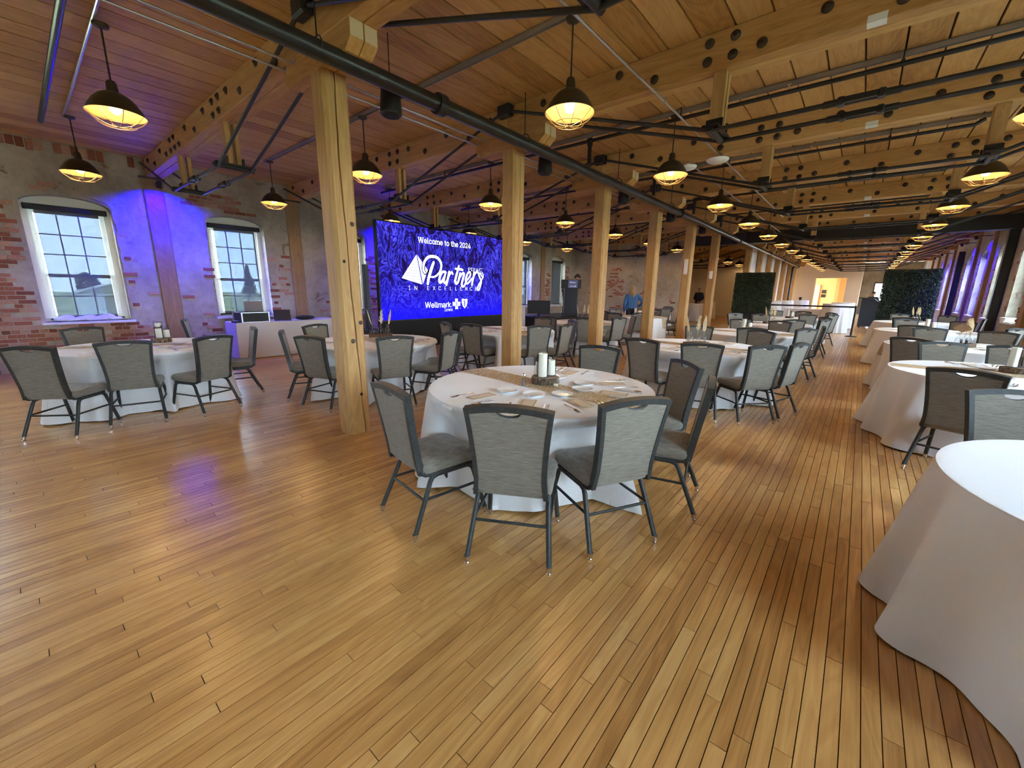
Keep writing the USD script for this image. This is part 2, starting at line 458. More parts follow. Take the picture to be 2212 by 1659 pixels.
def build_wall_left():
    w = thing('wall_left', kind='structure')
    body = sbox(Y0-.3, 0, 18.2, ZC+.02)
    face = body
    for y in WIN_Y:
        if y < 18: body = body.difference(opening(y)); face = face.difference(jag(opening(y, grow=.03), .05, y))
    obj('masonry', xf(prism(body, XL-.45, XL-.012), YZ_IN), M_['old_plaster'], w, False)
    obj('plaster', xf(prism(face, XL-.012, XL), YZ_IN), M_['old_plaster'], w, False)
    zones = [Polygon([(-1.2, .75), (.14, .7), (.2, 1.2), (.05, 1.5), (.12, 1.9), (.2, 2.6), (.1, 2.9), (-1.2, 3.0)]), Polygon([(-1.0, .3), (1.7, .35), (1.75, .6), (1.5, .80), (-1.0, .80)]),
             Polygon([(.45, 3.02), (.9, 3.05), (.85, 3.2), (.5, 3.2)]), Polygon([(2.55, 3.18), (3.2, 3.06), (3.85, 3.1), (3.5, 3.45), (2.6, 3.45)]), Polygon([(2.45, .5), (2.9, .45), (2.88, .8), (2.7, .95)]),
             Polygon([(4.25, 1.35), (4.48, 1.35), (4.5, 2.2), (4.4, 2.35), (4.25, 1.9)]), Polygon([(1.66, 1.3), (1.86, 1.3), (1.86, 1.5), (1.7, 1.5)]), Polygon([(2.66, 1.7), (2.85, 1.65), (2.85, 2.0), (2.75, 2.0)]),
             Polygon([(1.42, .9), (1.56, .9), (1.56, 2.7), (1.44, 2.7)]), Polygon([(4.02, .9), (4.12, .9), (4.12, 2.2), (4.05, 2.2)]), Polygon([(2.3, 1.2), (2.42, 1.2), (2.4, 1.7)]),
             Polygon([(6.6, .8), (6.8, .8), (6.8, 2.4), (6.65, 2.4)]), Polygon([(5.2, .9), (5.5, .9), (5.4, 1.3)]), Polygon([(17.0, 1.2), (17.4, 1.0), (17.35, 2.7), (17.1, 2.6)]), Polygon([(15.3, .8), (15.8, .8), (15.7, 2.3), (15.5, 2.3)])]
    rows = []
    for i, z in enumerate(zones): rows += bricks_in(z, i, .10 if i < 2 else .28)
    for k in range(34):                         # bricks on end under the roof
        ya = -1.5+k*.105
        if rnd.random() < (.05 if ya < .6 else .45): continue
        rows.append((ya+.006, ya+.099, 3.70+rnd.uniform(-.02, .02), 3.865, rnd.uniform(0, .8), .008))
    wall_bricks(w, rows, lambda a, z, d: (XL+d, a, z), wgt)


def window_unit(name):
    """A double-hung window of 3 x 3 over 3 x 2 panes in an arched frame; local: x out of the room is -x, centre at y = 0, z from the floor."""
    w = thing(name, kind='structure')
    outer = opening(0, HOLEW+.01, SILL, SPRING, ARCH)
    innerA = sbox(-.475, SILL+.05, .475, SPRING-.09)
    fr = xf(prism(outer.difference(innerA), -.34, -.22), YZ_IN)
    obj('frame', fr, M_['white_paint'], w, False)
    zmid = 1.66
    x0, x1 = -.32, -.28
    for (za, zb, nr, dx) in ((zmid-.03, SPRING-.09, 3, 0.0), (SILL+.05, zmid+.03, 2, .035)):
        ring = sbox(-.475, za, .475, zb).difference(sbox(-.415, za+.055, .415, zb-.05))
        obj('sash', xf(prism(ring, x0+dx, x1+dx), YZ_IN), M_['white_paint'], w, False)
        a0, a1, b0, b1 = -.415, .415, za+.055, zb-.05
        for i in (1, 2):
            y = a0+(a1-a0)*i/3; obj('muntin', bx(x0+dx+.005, x1+dx-.005, y-.009, y+.009, b0, b1), M_['white_paint'], w, False)
        for j in range(1, nr):
            z = b0+(b1-b0)*j/nr; obj('muntin', bx(x0+dx+.006, x1+dx-.006, a0, a1, z-.009, z+.009), M_['white_paint'], w, False)
        for i in range(3):
            for j in range(nr):
                obj('pane', bx(x0+dx+.017, x0+dx+.021, a0+(a1-a0)*i/3, a0+(a1-a0)*(i+1)/3, b0+(b1-b0)*j/nr, b0+(b1-b0)*(j+1)/nr), M_['window_glass'], w, False)
    obj('shade_cassette', chamfer_box(-.225, -.13, -.52, .52, SPRING-.10, SPRING-.005, .008), M_['shade_black'], w)
    obj('sill_board', chamfer_box(-.30, .05, -.62, .62, SILL-.045, SILL, .006), M_['white_paint'], w)
    return w


def build_windows():
    n = 1
    w1 = window_unit('window_1'); setx(w1, (XL, WIN_Y[2], 0))
    src = w1
    left = [y for y in WIN_Y if y < 18 and y != WIN_Y[2]]
    for y in left+[-99]+[y for y in WIN_Y if y < Y1]:
        if y == -99: side = 'R'; continue
        n += 1
        x = UsdGeom.Xform.Define(stage, f'/World/window_{n}').GetPrim()
        x.GetReferences().AddInternalReference(src.GetPath())
        if y in left and n <= 1+len(left): setx(x, (XL, y, 0))
        else: setx(x, (XR, y, 0), PI)
        tag(x, None, None, None, 'structure'); x.SetInstanceable(True)


def build_wall_right():
    w = thing('wall_right', kind='structure')
    body = sbox(Y0-.3, 0, Y1+6, ZC+.02)
    for y in WIN_Y: body = body.difference(opening(y))
    body = body.difference(opening(WIN_Y[-1]+BAY))
    obj('masonry', xf(prism(body, XR+.012, XR+.45), YZ_IN), M_['old_plaster'], w, False)
    rows = []
    for i, y in enumerate(WIN_Y):
        for s in (-1, 1):
            a = y+s*.66; rows += bricks_in(Polygon([(a-.09, .9), (a+.09, .9), (a+.07, 2.8), (a-.07, 2.8)]), 40+i, .25)
    f2 = body
    for y in WIN_Y: f2 = f2.difference(jag(opening(y, grow=.04), .06, y+3))
    obj('plaster', xf(prism(f2, XR, XR+.012), YZ_IN), M_['old_plaster'], w, False)
    wall_bricks(w, rows, lambda a, z, d: (XR-d, a, z), wgt, 200)


def build_other_walls():
    w = thing('wall_back', kind='structure')
    obj('masonry', bx(XL-.4, -5.75, 17.9, 18.3, 0, ZC+.02), M_['old_plaster_far'], w, False)
    zones = [Polygon([(-10.2, 1.0), (-9.6, 1.0), (-9.7, 1.5), (-10.1, 1.6)]), Polygon([(-9.3, 1.2), (-8.3, 1.25), (-8.4, 2.0), (-8.7, 2.1), (-8.5, 2.5), (-9.0, 2.6), (-9.2, 2.0)]), Polygon([(-7.6, 1.3), (-7.1, 1.3), (-7.2, 1.7), (-7.5, 1.6)]),
             Polygon([(-6.4, .7), (-6.1, .7), (-6.15, 1.4), (-6.3, 1.3)]), Polygon([(-8.4, 3.1), (-6.5, 3.0), (-6.2, 3.5), (-8.0, 3.6)]), Polygon([(-9, .75), (-6.2, .7), (-6.4, .9), (-8.8, .95)])]
    rows = []
    for i, z in enumerate(zones): rows += bricks_in(z, 70+i, .35)
    wall_bricks(w, rows, lambda a, z, d: (a, 17.9-d, z), wgt, 150)
    # beyond the brick wall: white wall of the far left room, partition behind the posts, end wall with a doorway
    w2 = thing('wall_far_left', kind='structure')
    obj('drywall', bx(-9.6, -4.15, 30.0, 30.2, 0, ZC+.02), M_['drywall_white'], w2, False)
    obj('drywall', bx(-9.8, -9.6, 18.3, 30.2, 0, ZC+.02), M_['drywall_white'], w2, False)
    w3 = thing('wall_partition', kind='structure')
    obj('drywall', bx(CX-.26, CX-.125, COL[9]+1.2, Y1, 0, ZC+.02), M_['drywall_white'], w3, False)
    w4 = thing('wall_end', kind='structure')
    body = sbox(CX, 0, -.25, ZC+.02).difference(sbox(-2.68, 0, -.98, 2.58))
    obj('drywall', xf(prism(body, -(Y1+.2), -Y1), XZ_IN), M_['drywall_cream'], w4, False)
    fr = sbox(-2.80, 0, -.86, 2.70).difference(sbox(-2.68, -.1, -.98, 2.58))
    obj('door_casing', xf(prism(fr, -Y1, -Y1+.03), XZ_IN), M_['drywall_cream'], w4, False)
    w5 = thing('wall_hallway', kind='structure')
    obj('drywall', bx(-4, -.2, Y1+3, Y1+3.1, 0, ZC), M_['hall_tan'], w5, False)
    obj('hall_door', bx(-2.95, -2.55, Y1+2.9, Y1+2.99, 0, 2.2), M_['strut_channel'], w5, False)
    obj('hall_post', bx(-1.6, -1.4, Y1+2.7, Y1+2.9, 0, ZC), M_['post_fir'], w5, False)
    obj('hall_notice', bx(-2.42, -2.15, Y1+2.97, Y1+2.995, 1.55, 1.8), M_['black_plastic'], w5, False)
    obj('hall_notice', bx(-2.42, -2.15, Y1+2.97, Y1+2.995, 1.25, 1.48), M_['black_plastic'], w5, False)
    obj('side_wall', bx(-.27, -.2, Y1+.2, Y1+6, 0, ZC), M_['drywall_cream'], w5, False)
    w6 = thing('wall_far_end', kind='structure')
    b6 = sbox(-.2, 0, XR, ZC).difference(sbox(.62, .7, 1.9, 2.35))
    obj('masonry', xf(prism(b6, -(Y1+6.2), -(Y1+5.8)), XZ_IN), M_['old_plaster'], w6, False)
    fr = sbox(.55, .65, 1.97, 2.42).difference(sbox(.62, .72, 1.9, 2.34))
    obj('window_frame', xf(prism(fr, -(Y1+5.8), -(Y1+5.75)), XZ_IN), M_['black_steel'], w6, False)
    obj('pane', bx(.62, 1.9, Y1+5.95, Y1+5.96, .72, 2.34), M_['window_glass'], w6, False)
    w7 = thing('wall_rear', kind='structure')
    obj('masonry', bx(XL-.4, XR+.4, Y0-.5, Y0-.2, 0, ZC+.02), M_['old_plaster'], w7, False)


build_floor(); build_ceiling(); build_wall_left(); build_wall_right(); build_other_walls(); build_windows()


def build_shades():
    t = None
    for k, y in enumerate([y for y in WIN_Y if -1 < y < 18]):
        lab = f'dark see-through roller shade pulled down over the {("first", "second", "third", "fourth", "fifth", "sixth", "seventh", "eighth")[k]} left window'
        if t is None:
            t = thing('roller_shade', lab, 'shade', (XL-.17, y, 0), 0, 'roller shades on the left windows')
            obj('shade_cloth', bx(-.0015, .0015, -.400, .400, SILL+.05, SPRING-.05), M_['screen_shade'], t, False)
            obj('hem_bar', chamfer_box(-.012, .012, -.49, .49, SILL+.03, SILL+.062, .004), M_['shade_black'], t)
        else: dup(t, (XL-.17, y, 0), 0, lab)


build_shades()
# ------------------------------------------------------------------ posts, trussed beams, pipes, lamps
STRUT_X = (-8.82, -6.60, -1.36, 0.86)
ORD = ['first', 'second', 'third', 'fourth', 'fifth', 'sixth', 'seventh', 'eighth', 'ninth', 'tenth', 'eleventh', 'twelfth', 'thirteenth', 'fourteenth']


def post_mesh(seed, h=ZB-.2, crack=False):
    c = .03; a = .12
    sq = Polygon([(-a+c, -a), (a-c, -a), (a, -a+c), (a, a-c), (a-c, a), (-a+c, a), (-a, a-c), (-a, -a+c)])
    r = random.Random(seed)
    P = prism(sq, 0, h)
    mf = manifold3d.Manifold(manifold3d.Mesh(np.array(P.vertices, np.float32), np.array(P.faces, np.uint32)))
    left, right = [], []
    n = 26
    for i in range(n+1):
        z = -.02+(h+.04)*i/n
        y = (.012+.05*math.sin(z*1.1+seed)*.5-.02*(z/h-.5))+r.uniform(-.006, .006)
        w = (.0045+.004*abs(math.sin(z*2.3+seed)))*(1.0 if crack else .45)
        left.append((y-w, z)); right.append((y+w, z))
    cr = Polygon(left+right[::-1]).buffer(0)
    e = xf(prism(cr, a-.03, a+.02), YZ_IN)
    mc = manifold3d.Manifold(manifold3d.Mesh(np.array(e.vertices, np.float32), np.array(e.faces, np.uint32)))
    return mf-mc


def build_posts():
    labels = {2: 'timber post split by a long crack, nearest the camera', 3: 'plain timber post behind the candle table, second from the camera', 4: 'timber post stained red at its foot, third from the camera',
              5: 'fourth timber post from the camera, between two chair backs', 6: 'fifth timber post, carrying a pale sensor plate', 7: 'sixth timber post, standing left of the dark hedge screen'}
    for i in range(2, len(COL)):
        if i == 8: continue
        crack = i == 2
        lab = labels.get(i, f'timber post against the white partition beyond the black steel beam, {ORD[i-9]} from the hedge screen' if i >= 9 else None)
        t = thing('timber_post', lab, 'post', (CX, COL[i], 0), group='row of timber posts')
        obj('shaft', post_mesh(i, crack=crack), M_['post_fir'], t, 20)
        if i == 2:
            for (y, z, rr) in ((.03, .42, .016), (-.02, .98, .022), (.075, 1.16, .02), (-.05, 1.75, .014), (.06, 2.1, .02)):
                k = lathe([(0, .003), (rr*.55, .003), (rr, .001), (rr*1.15, -.001)], 14); obj('knot', xf(k, roty(PI/2), (.12, y, z)), M_['crack_dark'] if rr < .017 else M_['bolt_iron'], t)
        if i in (6, 7):
            obj('sensor_plate', chamfer_box(-.055, .055, -.15, -.12, 2.0 if i == 6 else 1.95, 2.42 if i == 6 else 2.2, .02), M_['white_plastic'], t)


def build_beam():
    t = thing('trussed_beam', None, 'beam', (0, COL[2], 0), group='trussed timber beams under the roof deck')
    for s in (-1, 1):
        for xa, xb in ((XL, CX-.001), (CX+.001, XR)):
            y0, y1 = (-.125, -.003) if s < 0 else (.003, .125)
            obj('timber', chamfer_box(xa, xb, y0, y1, ZB, ZC, .006), M_['beam_fir'], t, 20)
    hb = .61
    pr = Polygon([(CX-hb, ZB), (CX-hb, ZB-.13), (CX-hb+.09, ZB-.2), (CX+hb-.09, ZB-.2), (CX+hb, ZB-.13), (CX+hb, ZB)])
    for s in (-1, 1):
        e = xf(prism(pr, .004, .122), XZ_IN) if s < 0 else xf(prism(pr, -.122, -.004), XZ_IN)
        obj('bolster', e, M_['beam_fir'], t, 20)
    for s in (-1, 1):
        for sg in (-1, 1):
            obj('bolster_end_grain', chamfer_box(CX+sg*(hb-.0), CX+sg*(hb+.003), s*.063-.055, s*.063+.055, ZB-.125, ZB-.005, .001), M_['end_grain'], t)
    r = random.Random(11)
    bz = lathe([(0, .030), (.012, .030), (.016, .022), (.030, .018), (.042, .008), (.044, 0)], 14)
    xs = []
    for sx in STRUT_X:
        for dx in (-.12, .12):
            for zz in (ZB+.085, ZB+.235): xs.append((sx+dx+r.uniform(-.02, .02), zz))
    x = XL+.35; k = 0
    while x < XR-.2:
        if all(abs(x-s) > .3 for s in STRUT_X) and abs(x-CX) > .15:
            xs.append((x, ZB+(.09 if k % 2 else .22)+r.uniform(-.015, .015)))
        x += .46+r.uniform(-.06, .06); k += 1
    for (x, z) in xs:
        obj('bolt', xf(bz, rotx(PI/2), (x, -.125, z)), M_['bolt_iron'], t)
    obj('paint_patch', cat(bx(-.30, -.18, -.1265, -.125, ZB+.002, ZB+.05), bx(-.30, -.18, -.1265, -.03, ZB-.0015, ZB)), M_['paint_patch'], t, label='patch of white paint on the beam edge')
    for sx in STRUT_X:
        for s in (-1, 1):
            obj('strut', chamfer_box(sx-.06, sx+.06, s*.05-.026, s*.05+.026, 3.06, ZB, .004), M_['post_fir'], t, 20)
        sd = cat(chamfer_box(sx-.075, sx+.075, -.23, .23, 3.035, 3.06, .004), bx(sx-.075, sx+.075, -.105, -.09, 3.06, 3.14), bx(sx-.075, sx+.075, .09, .105, 3.06, 3.14),
                 xf(trimesh.creation.cylinder(.032, .46, sections=16), rotx(PI/2), (sx, 0, 3.03)))
        obj('saddle', sd, M_['black_steel'], t)
    for s in (-1, 1):
        y = s*.185
        for pts in ([(CX+.02, y, 3.80), (STRUT_X[2], y, 3.015), (STRUT_X[3], y, 3.015), (XR, y, 3.80)], [(CX-.02, y, 3.80), (STRUT_X[1], y, 3.015), (STRUT_X[0], y, 3.015), (XL, y, 3.80)]):
            obj('tie_rod', tube(pts, .019, 10), M_['rod_steel'], t)
            xm = (pts[1][0]+pts[2][0])/2
            tb = cat(bx(xm-.10, xm+.10, y-.045, y-.022, 2.995, 3.035), bx(xm-.10, xm+.10, y+.022, y+.045, 2.995, 3.035), chamfer_box(xm-.15, xm-.10, y-.045, y+.045, 2.985, 3.045, .01), chamfer_box(xm+.10, xm+.15, y-.045, y+.045, 2.985, 3.045, .01),
                     tube([(xm-.24, y, 3.015), (xm-.14, y, 3.015)], .027, 10), tube([(xm+.14, y, 3.015), (xm+.24, y, 3.015)], .027, 10))
            obj('turnbuckle', tb, M_['black_steel'], t)
        hx = chamfer_box(CX-.11, CX+.11, y-.055, y+.055, 3.72, ZC, .02)
        obj('anchor_casting', hx, M_['black_steel'], t)
    return t


def build_trusses():
    t = build_beam()
    names = {2: 'trussed timber beam over the cracked post, nearest the camera', 3: 'trussed timber beam over the second post, with a white paint patch upper right', 4: 'trussed timber beam over the third post with twin turnbuckles', 5: 'trussed timber beam over the fourth post',
             6: 'trussed timber beam over the fifth post with the pale plate', 7: 'trussed timber beam just in front of the black steel beam', 8: 'trussed timber beam right above the black steel beam'}
    tag(t, names[2])
    for i in range(3, len(COL)):
        dup(t, (0, COL[i], 0), 0, names.get(i, f'far trussed timber beam, {ORD[i-9]} one beyond the black steel beam'))


def build_steel():
    y = COL[8]
    t = thing('steel_beam', 'deep black steel girder spanning the room under the timber roof', 'girder', (0, y, 0))
    z0, z1 = 3.30, 3.545
    obj('web', bx(-5.75, XR, -.006, .006, z0, z1+.0), M_['black_steel'], t, False)
    obj('flange', bx(-5.75, XR, -.20, .20, z0-.02, z0), M_['black_steel'], t, False)
    obj('flange', bx(-5.75, XR, -.20, .20, z1-.02, z1), M_['black_steel'], t, False)
    obj('fascia', bx(-5.75, XR, -.215, -.20, z0-.02, z1+.12), M_['black_steel'], t, False)
    for i, y in ((8, COL[8]), (11, COL[11])):
        p = thing('steel_column', 'square black steel column at the window wall under the girder' if i == 8 else 'farther black steel column against the window wall, beyond a timber wall post', 'column', (XR-.11, y, 0))
        obj('shaft', chamfer_box(-.09, .09, -.09, .09, .02, 3.28, .01), M_['black_steel'], p)
        obj('base_plate', chamfer_box(-.11, .11, -.13, .13, 0, .02, .004), M_['black_steel'], p)
    # posts let into the side walls
    for i in range(1, 9):
        y = COL[i]-(.06 if i < 4 else 0)
        if y > 17.5: continue
        lab = {2: 'dark weathered timber post let into the window wall, washed with blue light', 3: 'weathered timber wall post between the second and third windows'}.get(i, f'timber post let into the window wall under the roof beam, {ORD[i-1]} from the rear')
        if i == 1: lab = 'timber post let into the window wall behind the left edge of the view'
        p = thing('wall_post', lab, 'post', (XL, y, 0))
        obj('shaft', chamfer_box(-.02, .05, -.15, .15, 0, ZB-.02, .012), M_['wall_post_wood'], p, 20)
        obj('bracket', chamfer_box(-.01, .09, -.20, .20, ZB-.03, ZB-.001, .006), M_['bolt_iron'], p)
    for i in range(6, len(COL)):
        if i in (8, 11): continue
        p = thing('wall_post', f'timber post let into the bright right-hand window wall, {ORD[i-6]} from the near edge', 'post', (XR, COL[i], 0))
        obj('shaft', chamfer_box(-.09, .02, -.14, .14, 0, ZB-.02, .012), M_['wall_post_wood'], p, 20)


def build_pipes():
    t = thing('sprinkler_main', 'fat black sprinkler main running the length of the room beside the posts', 'pipe', (-3.55, 0, 3.33))
    obj('pipe', tube([(0, Y0-.1, 0), (0, 33.6, -.1)], .072, 20), M_['black_pipe'], t)
    for y in (3.06, 10.29, 16.4, 22.5, 27.0, 33.5):
        obj('coupling', xf(lathe([(.07, -.05), (.095, -.05), (.10, -.03), (.092, 0), (.10, .03), (.095, .05), (.07, .05)], 20, True), rotx(PI/2), (0, y, -.1*(y-Y0)/38.6)), M_['black_steel'], t)
    for y in COL[2:15:1]:
        obj('hanger', cat(tube([(0, y-.3, .07), (0, y-.3, ZC-3.33)], .006, 6), xf(trimesh.creation.torus(.076, .006, 20, 6), rotx(PI/2), (0, y-.3, 0))), M_['black_steel'], t)
    obj('riser', tube([(-.05, 33.0, -.1), (-.18, 33.0, -.1), (-.22, 33.0, -.18), (-.22, 33.0, -3.3)], .06, 14), M_['black_pipe'], t)
    # branch lines across the bays
    first = None
    for i in range(1, len(COL)-1):
        y = COL[i]+1.30
        if i == 1: y = .62
        lab = {1: 'short black sprinkler pipe on the dark ceiling at the upper left', 2: 'black sprinkler branch pipe above the first hanging loudspeaker', 3: 'black sprinkler branch pipe above the candle table, past the second beam', 4: 'black sprinkler branch pipe over the third post'}.get(i, f'thin black sprinkler branch pipe in the {ORD[i-1]} roof bay')
        if i >= 5 and first is not None:
            dup(first, (0, y, 3.735), 0, lab); continue
        t = thing('sprinkler_branch', lab, 'pipe', (0, y, 3.735), group='sprinkler branch pipes')
        x1 = .80 if i > 1 else -5.0
        obj('pipe', tube([(-9.2, 0, 0), (x1, 0, 0), (x1+.09, 0, .05)], .024 if i > 1 else .032, 12), M_['black_pipe'], t)
        if i > 1:
            for x in (-9.0, -6.9, -2.2, -.05):
                obj('hanger', cat(tube([(x, 0, .02), (x, 0, ZC-3.735)], .006, 6), trimesh.creation.icosphere(1, .018).apply_translation((x, 0, .03))), M_['black_steel'], t)
            obj('drop', cat(tube([(-3.55, 0, 0), (-3.55, 0, -.33)], .030, 12), xf(lathe([(.028, -.05), (.042, -.05), (.042, .05), (.028, .05)], 14, True), None, (-3.55, 0, -.02)), xf(lathe([(.03, -.04), (.045, -.03), (.045, .03), (.03, .04)], 14, True), roty(PI/2), (-3.55, 0, 0))), M_['black_pipe'], t)
            for x in (-7.4, -1.0, .82):
                obj('sprinkler_head', cat(tube([(x, 0, .02), (x, 0, .07)], .01, 8), xf(lathe([(0, 0), (.02, 0), (.02, .006), (0, .006)], 10), None, (x, 0, .075))), M_['chrome'], t)
        if i == 2: first = t
    # conduits
    c = thing('conduit', 'shiny galvanised conduit crossing under the beams towards the white dome', 'conduit', (-1.97, 0, 3.515))
    obj('tube', tube([(0, Y0, 0), (0, 13.6, 0)], .0135, 12), M_['galvanised'], c)
    for y in COL[2:7]:
        for s in (-.12, .12): obj('strap', cat(bx(-.03, .03, y+s-.008, y+s+.008, .012, .03), xf(trimesh.creation.torus(.016, .004, 16, 6), rotx(PI/2), (0, y+s, 0))), M_['galvanised'], c)
    c = thing('conduit', 'second galvanised conduit starting at the smaller white dome', 'conduit', (-2.45, 0, 3.515))
    obj('tube', tube([(0, 7.2, 0), (0, 17.0, 0)], .0135, 12), M_['galvanised'], c)
    for x, s in ((-4.56, 'left'), (-4.36, 'right')):
        c = thing('conduit', f'thin galvanised conduit behind the cracked post, {s} one of the pair', 'conduit', (x, 0, 3.52))
        obj('tube', tube([(0, Y0, 0), (0, 17.0, 0)], .011, 10), M_['galvanised'], c)
        for y in COL[2:8]: obj('strap', cat(bx(-.03, .03, y-.13, y-.114, .01, .03), xf(trimesh.creation.torus(.014, .004, 16, 6), rotx(PI/2), (0, y-.122, 0))), M_['galvanised'], c)
    for (x, y, rr, lab) in ((-1.99, 7.15, .16, 'larger white dome antenna clipped to the shiny conduit'), (-2.45, 7.25, .13, 'smaller white dome antenna left of the larger one')):
        d = thing('antenna_dome', lab, 'antenna', (x, y, 3.445))
        obj('dome', lathe([(0, -.045), (rr*.5, -.038), (rr*.85, -.018), (rr, .01), (rr*.98, .02), (0, .022)], 28), M_['white_plastic'], d)
        obj('bracket', bx(-.03, .03, -.03, .03, .02, .056), M_['white_plastic'], d)
    for i in range(1, 15):
        y = COL[i]+1.30+.07 if i > 1 else .85
        lab = f'grey metal channel on the ceiling feeding the lamps, {ORD[i-1]} bay'
        c = thing('lamp_channel', lab, 'conduit', (0, y, ZC-.03))
        if i == 1: obj('tube', tube([(-9.2, 0, 0), (1.0, 0, 0)], .016, 10), M_['galvanised'], c)
        else:
            obj('channel', cat(bx(-9.2, 1.1, -.022, -.018, -.02, .03), bx(-9.2, 1.1, .018, .022, -.02, .03), bx(-9.2, 1.1, -.022, .022, .026, .03)), M_['strut_channel'], c, False)


def build_lamp():
    t = thing('pendant_lamp', None, 'lamp', (0, 0, 0), group='bronze pendant lamps with wire cages')
    obj('canopy', lathe([(0, .695), (.02, .695), (.055, .708), (.062, .722), (.062, .733), (0, .733)], 20), M_['shade_bronze'], t)
    obj('stem', tube([(0, 0, .26), (0, 0, .71)], .008, 8), M_['shade_bronze'], t)
    obj('neck', lathe([(0, .275), (.03, .275), (.040, .255), (.045, .19), (.052, .165), (0, .165)], 20), M_['shade_bronze'], t)
    out = [(.045, .178), (.075, .172), (.115, .150), (.160, .105), (.195, .05), (.215, .008), (.224, -.002), (.226, -.008)]
    inn = [(.220, -.006), (.210, .008), (.190, .046), (.156, .098), (.112, .142), (.073, .163), (.0, .168)]
    obj('shade', lathe(out+[(.223, -.009)], 32), M_['shade_bronze'], t, 40)
    obj('reflector', lathe(inn, 32), M_['shade_inner'], t, 40)
    obj('bulb', xf(trimesh.creation.icosphere(3, .045), None, (0, 0, .045), (1, 1, 1.15)), M_['bulb'], t, True)
    g = []
    for k in range(4):
        a = k*PI/4; pts = []
        for u in np.linspace(-1, 1, 15):
            pts.append((.226*u*math.cos(a), .226*u*math.sin(a), -.008-.105*(1-abs(u)**2.6)))
        g.append(tube(pts, .0028, 5))
    for rr, z in ((.226, -.008), (.135, -.095)):
        g.append(xf(trimesh.creation.torus(rr, .0028, 32, 5), None, (0, 0, z)))
    obj('wire_cage', cat(*g), M_['cage_wire'], t, True)
    return t


def build_lamps():
    t = build_lamp()
    rows = [('M', -2.30, 3.52, 0, 12), ('ML', -5.69, 3.50, -1, 5), ('ML', -5.69, 3.50, 7, 12), ('FL', -8.97, 3.50, -1, 5), ('R', 1.02, 3.5, 1, 12)]
    names = {'M': 'right of the posts', 'ML': 'left of the posts', 'FL': 'along the left window wall', 'R': 'along the right window side'}
    first = True; seen = {}
    for key, x, y0, a, b in rows:
        for k in range(a, b+1):
            y = y0+BAY*k
            if key == 'ML' and k >= 7: y = y0+BAY*k; where = 'in the white far-left room'
            else: where = 'in the row '+names[key]
            px, py, pz = project((x, y, 3.085))
            seen[where] = seen.get(where, 0)+1; n = seen[where]
            size = ''
            lab = f'{size}caged bronze pendant lamp {where}, {ORD[n-1]} from the camera'
            if first: setx(t, (x, y, 3.085)); tag(t, lab); first = False
            else: dup(t, (x, y, 3.085), k*.7, lab)


def build_speakers():
    t = None
    for k in range(5):
        y = 2.68+2.6*k; lab = f'black hanging loudspeaker beside the sprinkler main, {ORD[k]} from the camera'
        if t is None:
            t = thing('hanging_loudspeaker', lab, 'loudspeaker', (-3.84, y, 3.16), group='hanging loudspeakers')
            obj('body', lathe([(0, 0), (.085, 0), (.10, .012), (.105, .03), (.10, .12), (.09, .24), (.08, .26), (0, .262)], 28), M_['black_plastic'], t, 40)
            obj('grille', lathe([(0, -.002), (.075, -.002), (.08, .004)], 28), M_['black_fabric'], t)
            obj('cable', cat(tube([(0, 0, .34), (0, 0, ZC-3.16)], .005, 6), tube([(-.06, 0, .26), (0, 0, .36), (.06, 0, .26)], .006, 6)), M_['black_steel'], t)
        else: dup(t, (-3.84, y, 3.16), 0, lab)


def blue_washer(x, y, z, s, lab):
    t = thing('blue_uplight', lab, 'light', (x, y, z))
    me = lathe([(0, .11), (.035, .11), (.045, .09), (.045, 0), (.05, -.005), (.04, -.01), (0, -.004)], 16)
    obj('can', xf(me, roty(s*-.55), (0, 0, 0)), M_['black_steel'], t)
    obj('bracket', bx(min(0, s*.38), max(0, s*.38), -.012, .012, .085, .105), M_['black_steel'], t)
    L = UsdLux.SphereLight.Define(stage, path_of(t)+'/lamp')
    L.CreateRadiusAttr(.03); L.CreateIntensityAttr(BLUE*900); L.CreateColorAttr(Gf.Vec3f(.004, .0, 1.0))
    sh = UsdLux.ShapingAPI.Apply(L.GetPrim()); sh.CreateShapingConeAngleAttr(72); sh.CreateShapingConeSoftnessAttr(1.0)
    L.AddTranslateOp().Set(Gf.Vec3d(0, 0, -.05)); L.AddRotateXYZOp().Set(Gf.Vec3f(0, math.degrees(-s*.45), 0))


def build_blue():
    blue_washer(XL+.38, COL[2]-.03, 3.34, -1, 'small can washing the left wall post blue, above the first window pair')
    blue_washer(XL+.38, COL[4], 3.34, -1, 'small can washing the wall blue beside the video screen')
    blue_washer(XL+.38, COL[6], 3.34, -1, 'small can washing the wall blue right of the video screen')
    for k in (9, 10, 12, 13):
        blue_washer(XR-.38, COL[k]+.5, 3.34, 1, f'small can washing the far right wall blue, {ORD[k-9]} from the girder')


build_posts(); build_trusses(); build_steel(); build_pipes(); build_lamps(); build_speakers(); build_blue()
# ------------------------------------------------------------------ furniture materials
def fabric(name, c0, c1):
    return mat(name, {'tc': ('texture_coordinate', {}), 'oi': ('object_info', {}), 'm': ('mapping', {'scale': (14, 14, 260)}), 'n': ('noise_texture', {'scale': 1.0, 'detail': 5, 'roughness': .7}),
                      'r': ('rgb_ramp', {'ramp': [(.32, c0), (.68, c1)]}), 'b': ('bump', {'strength': .25, 'distance': .002}), 'p': ('principled_bsdf', {'roughness': .85, 'sheen_weight': .25, 'sheen_roughness': .5})},
               [('tc.object', 'm.vector'), ('m.vector', 'n.vector'), ('n.fac', 'r.fac'), ('r.color', 'p.base_color'), ('n.fac', 'b.height'), ('b.normal', 'p.normal')])


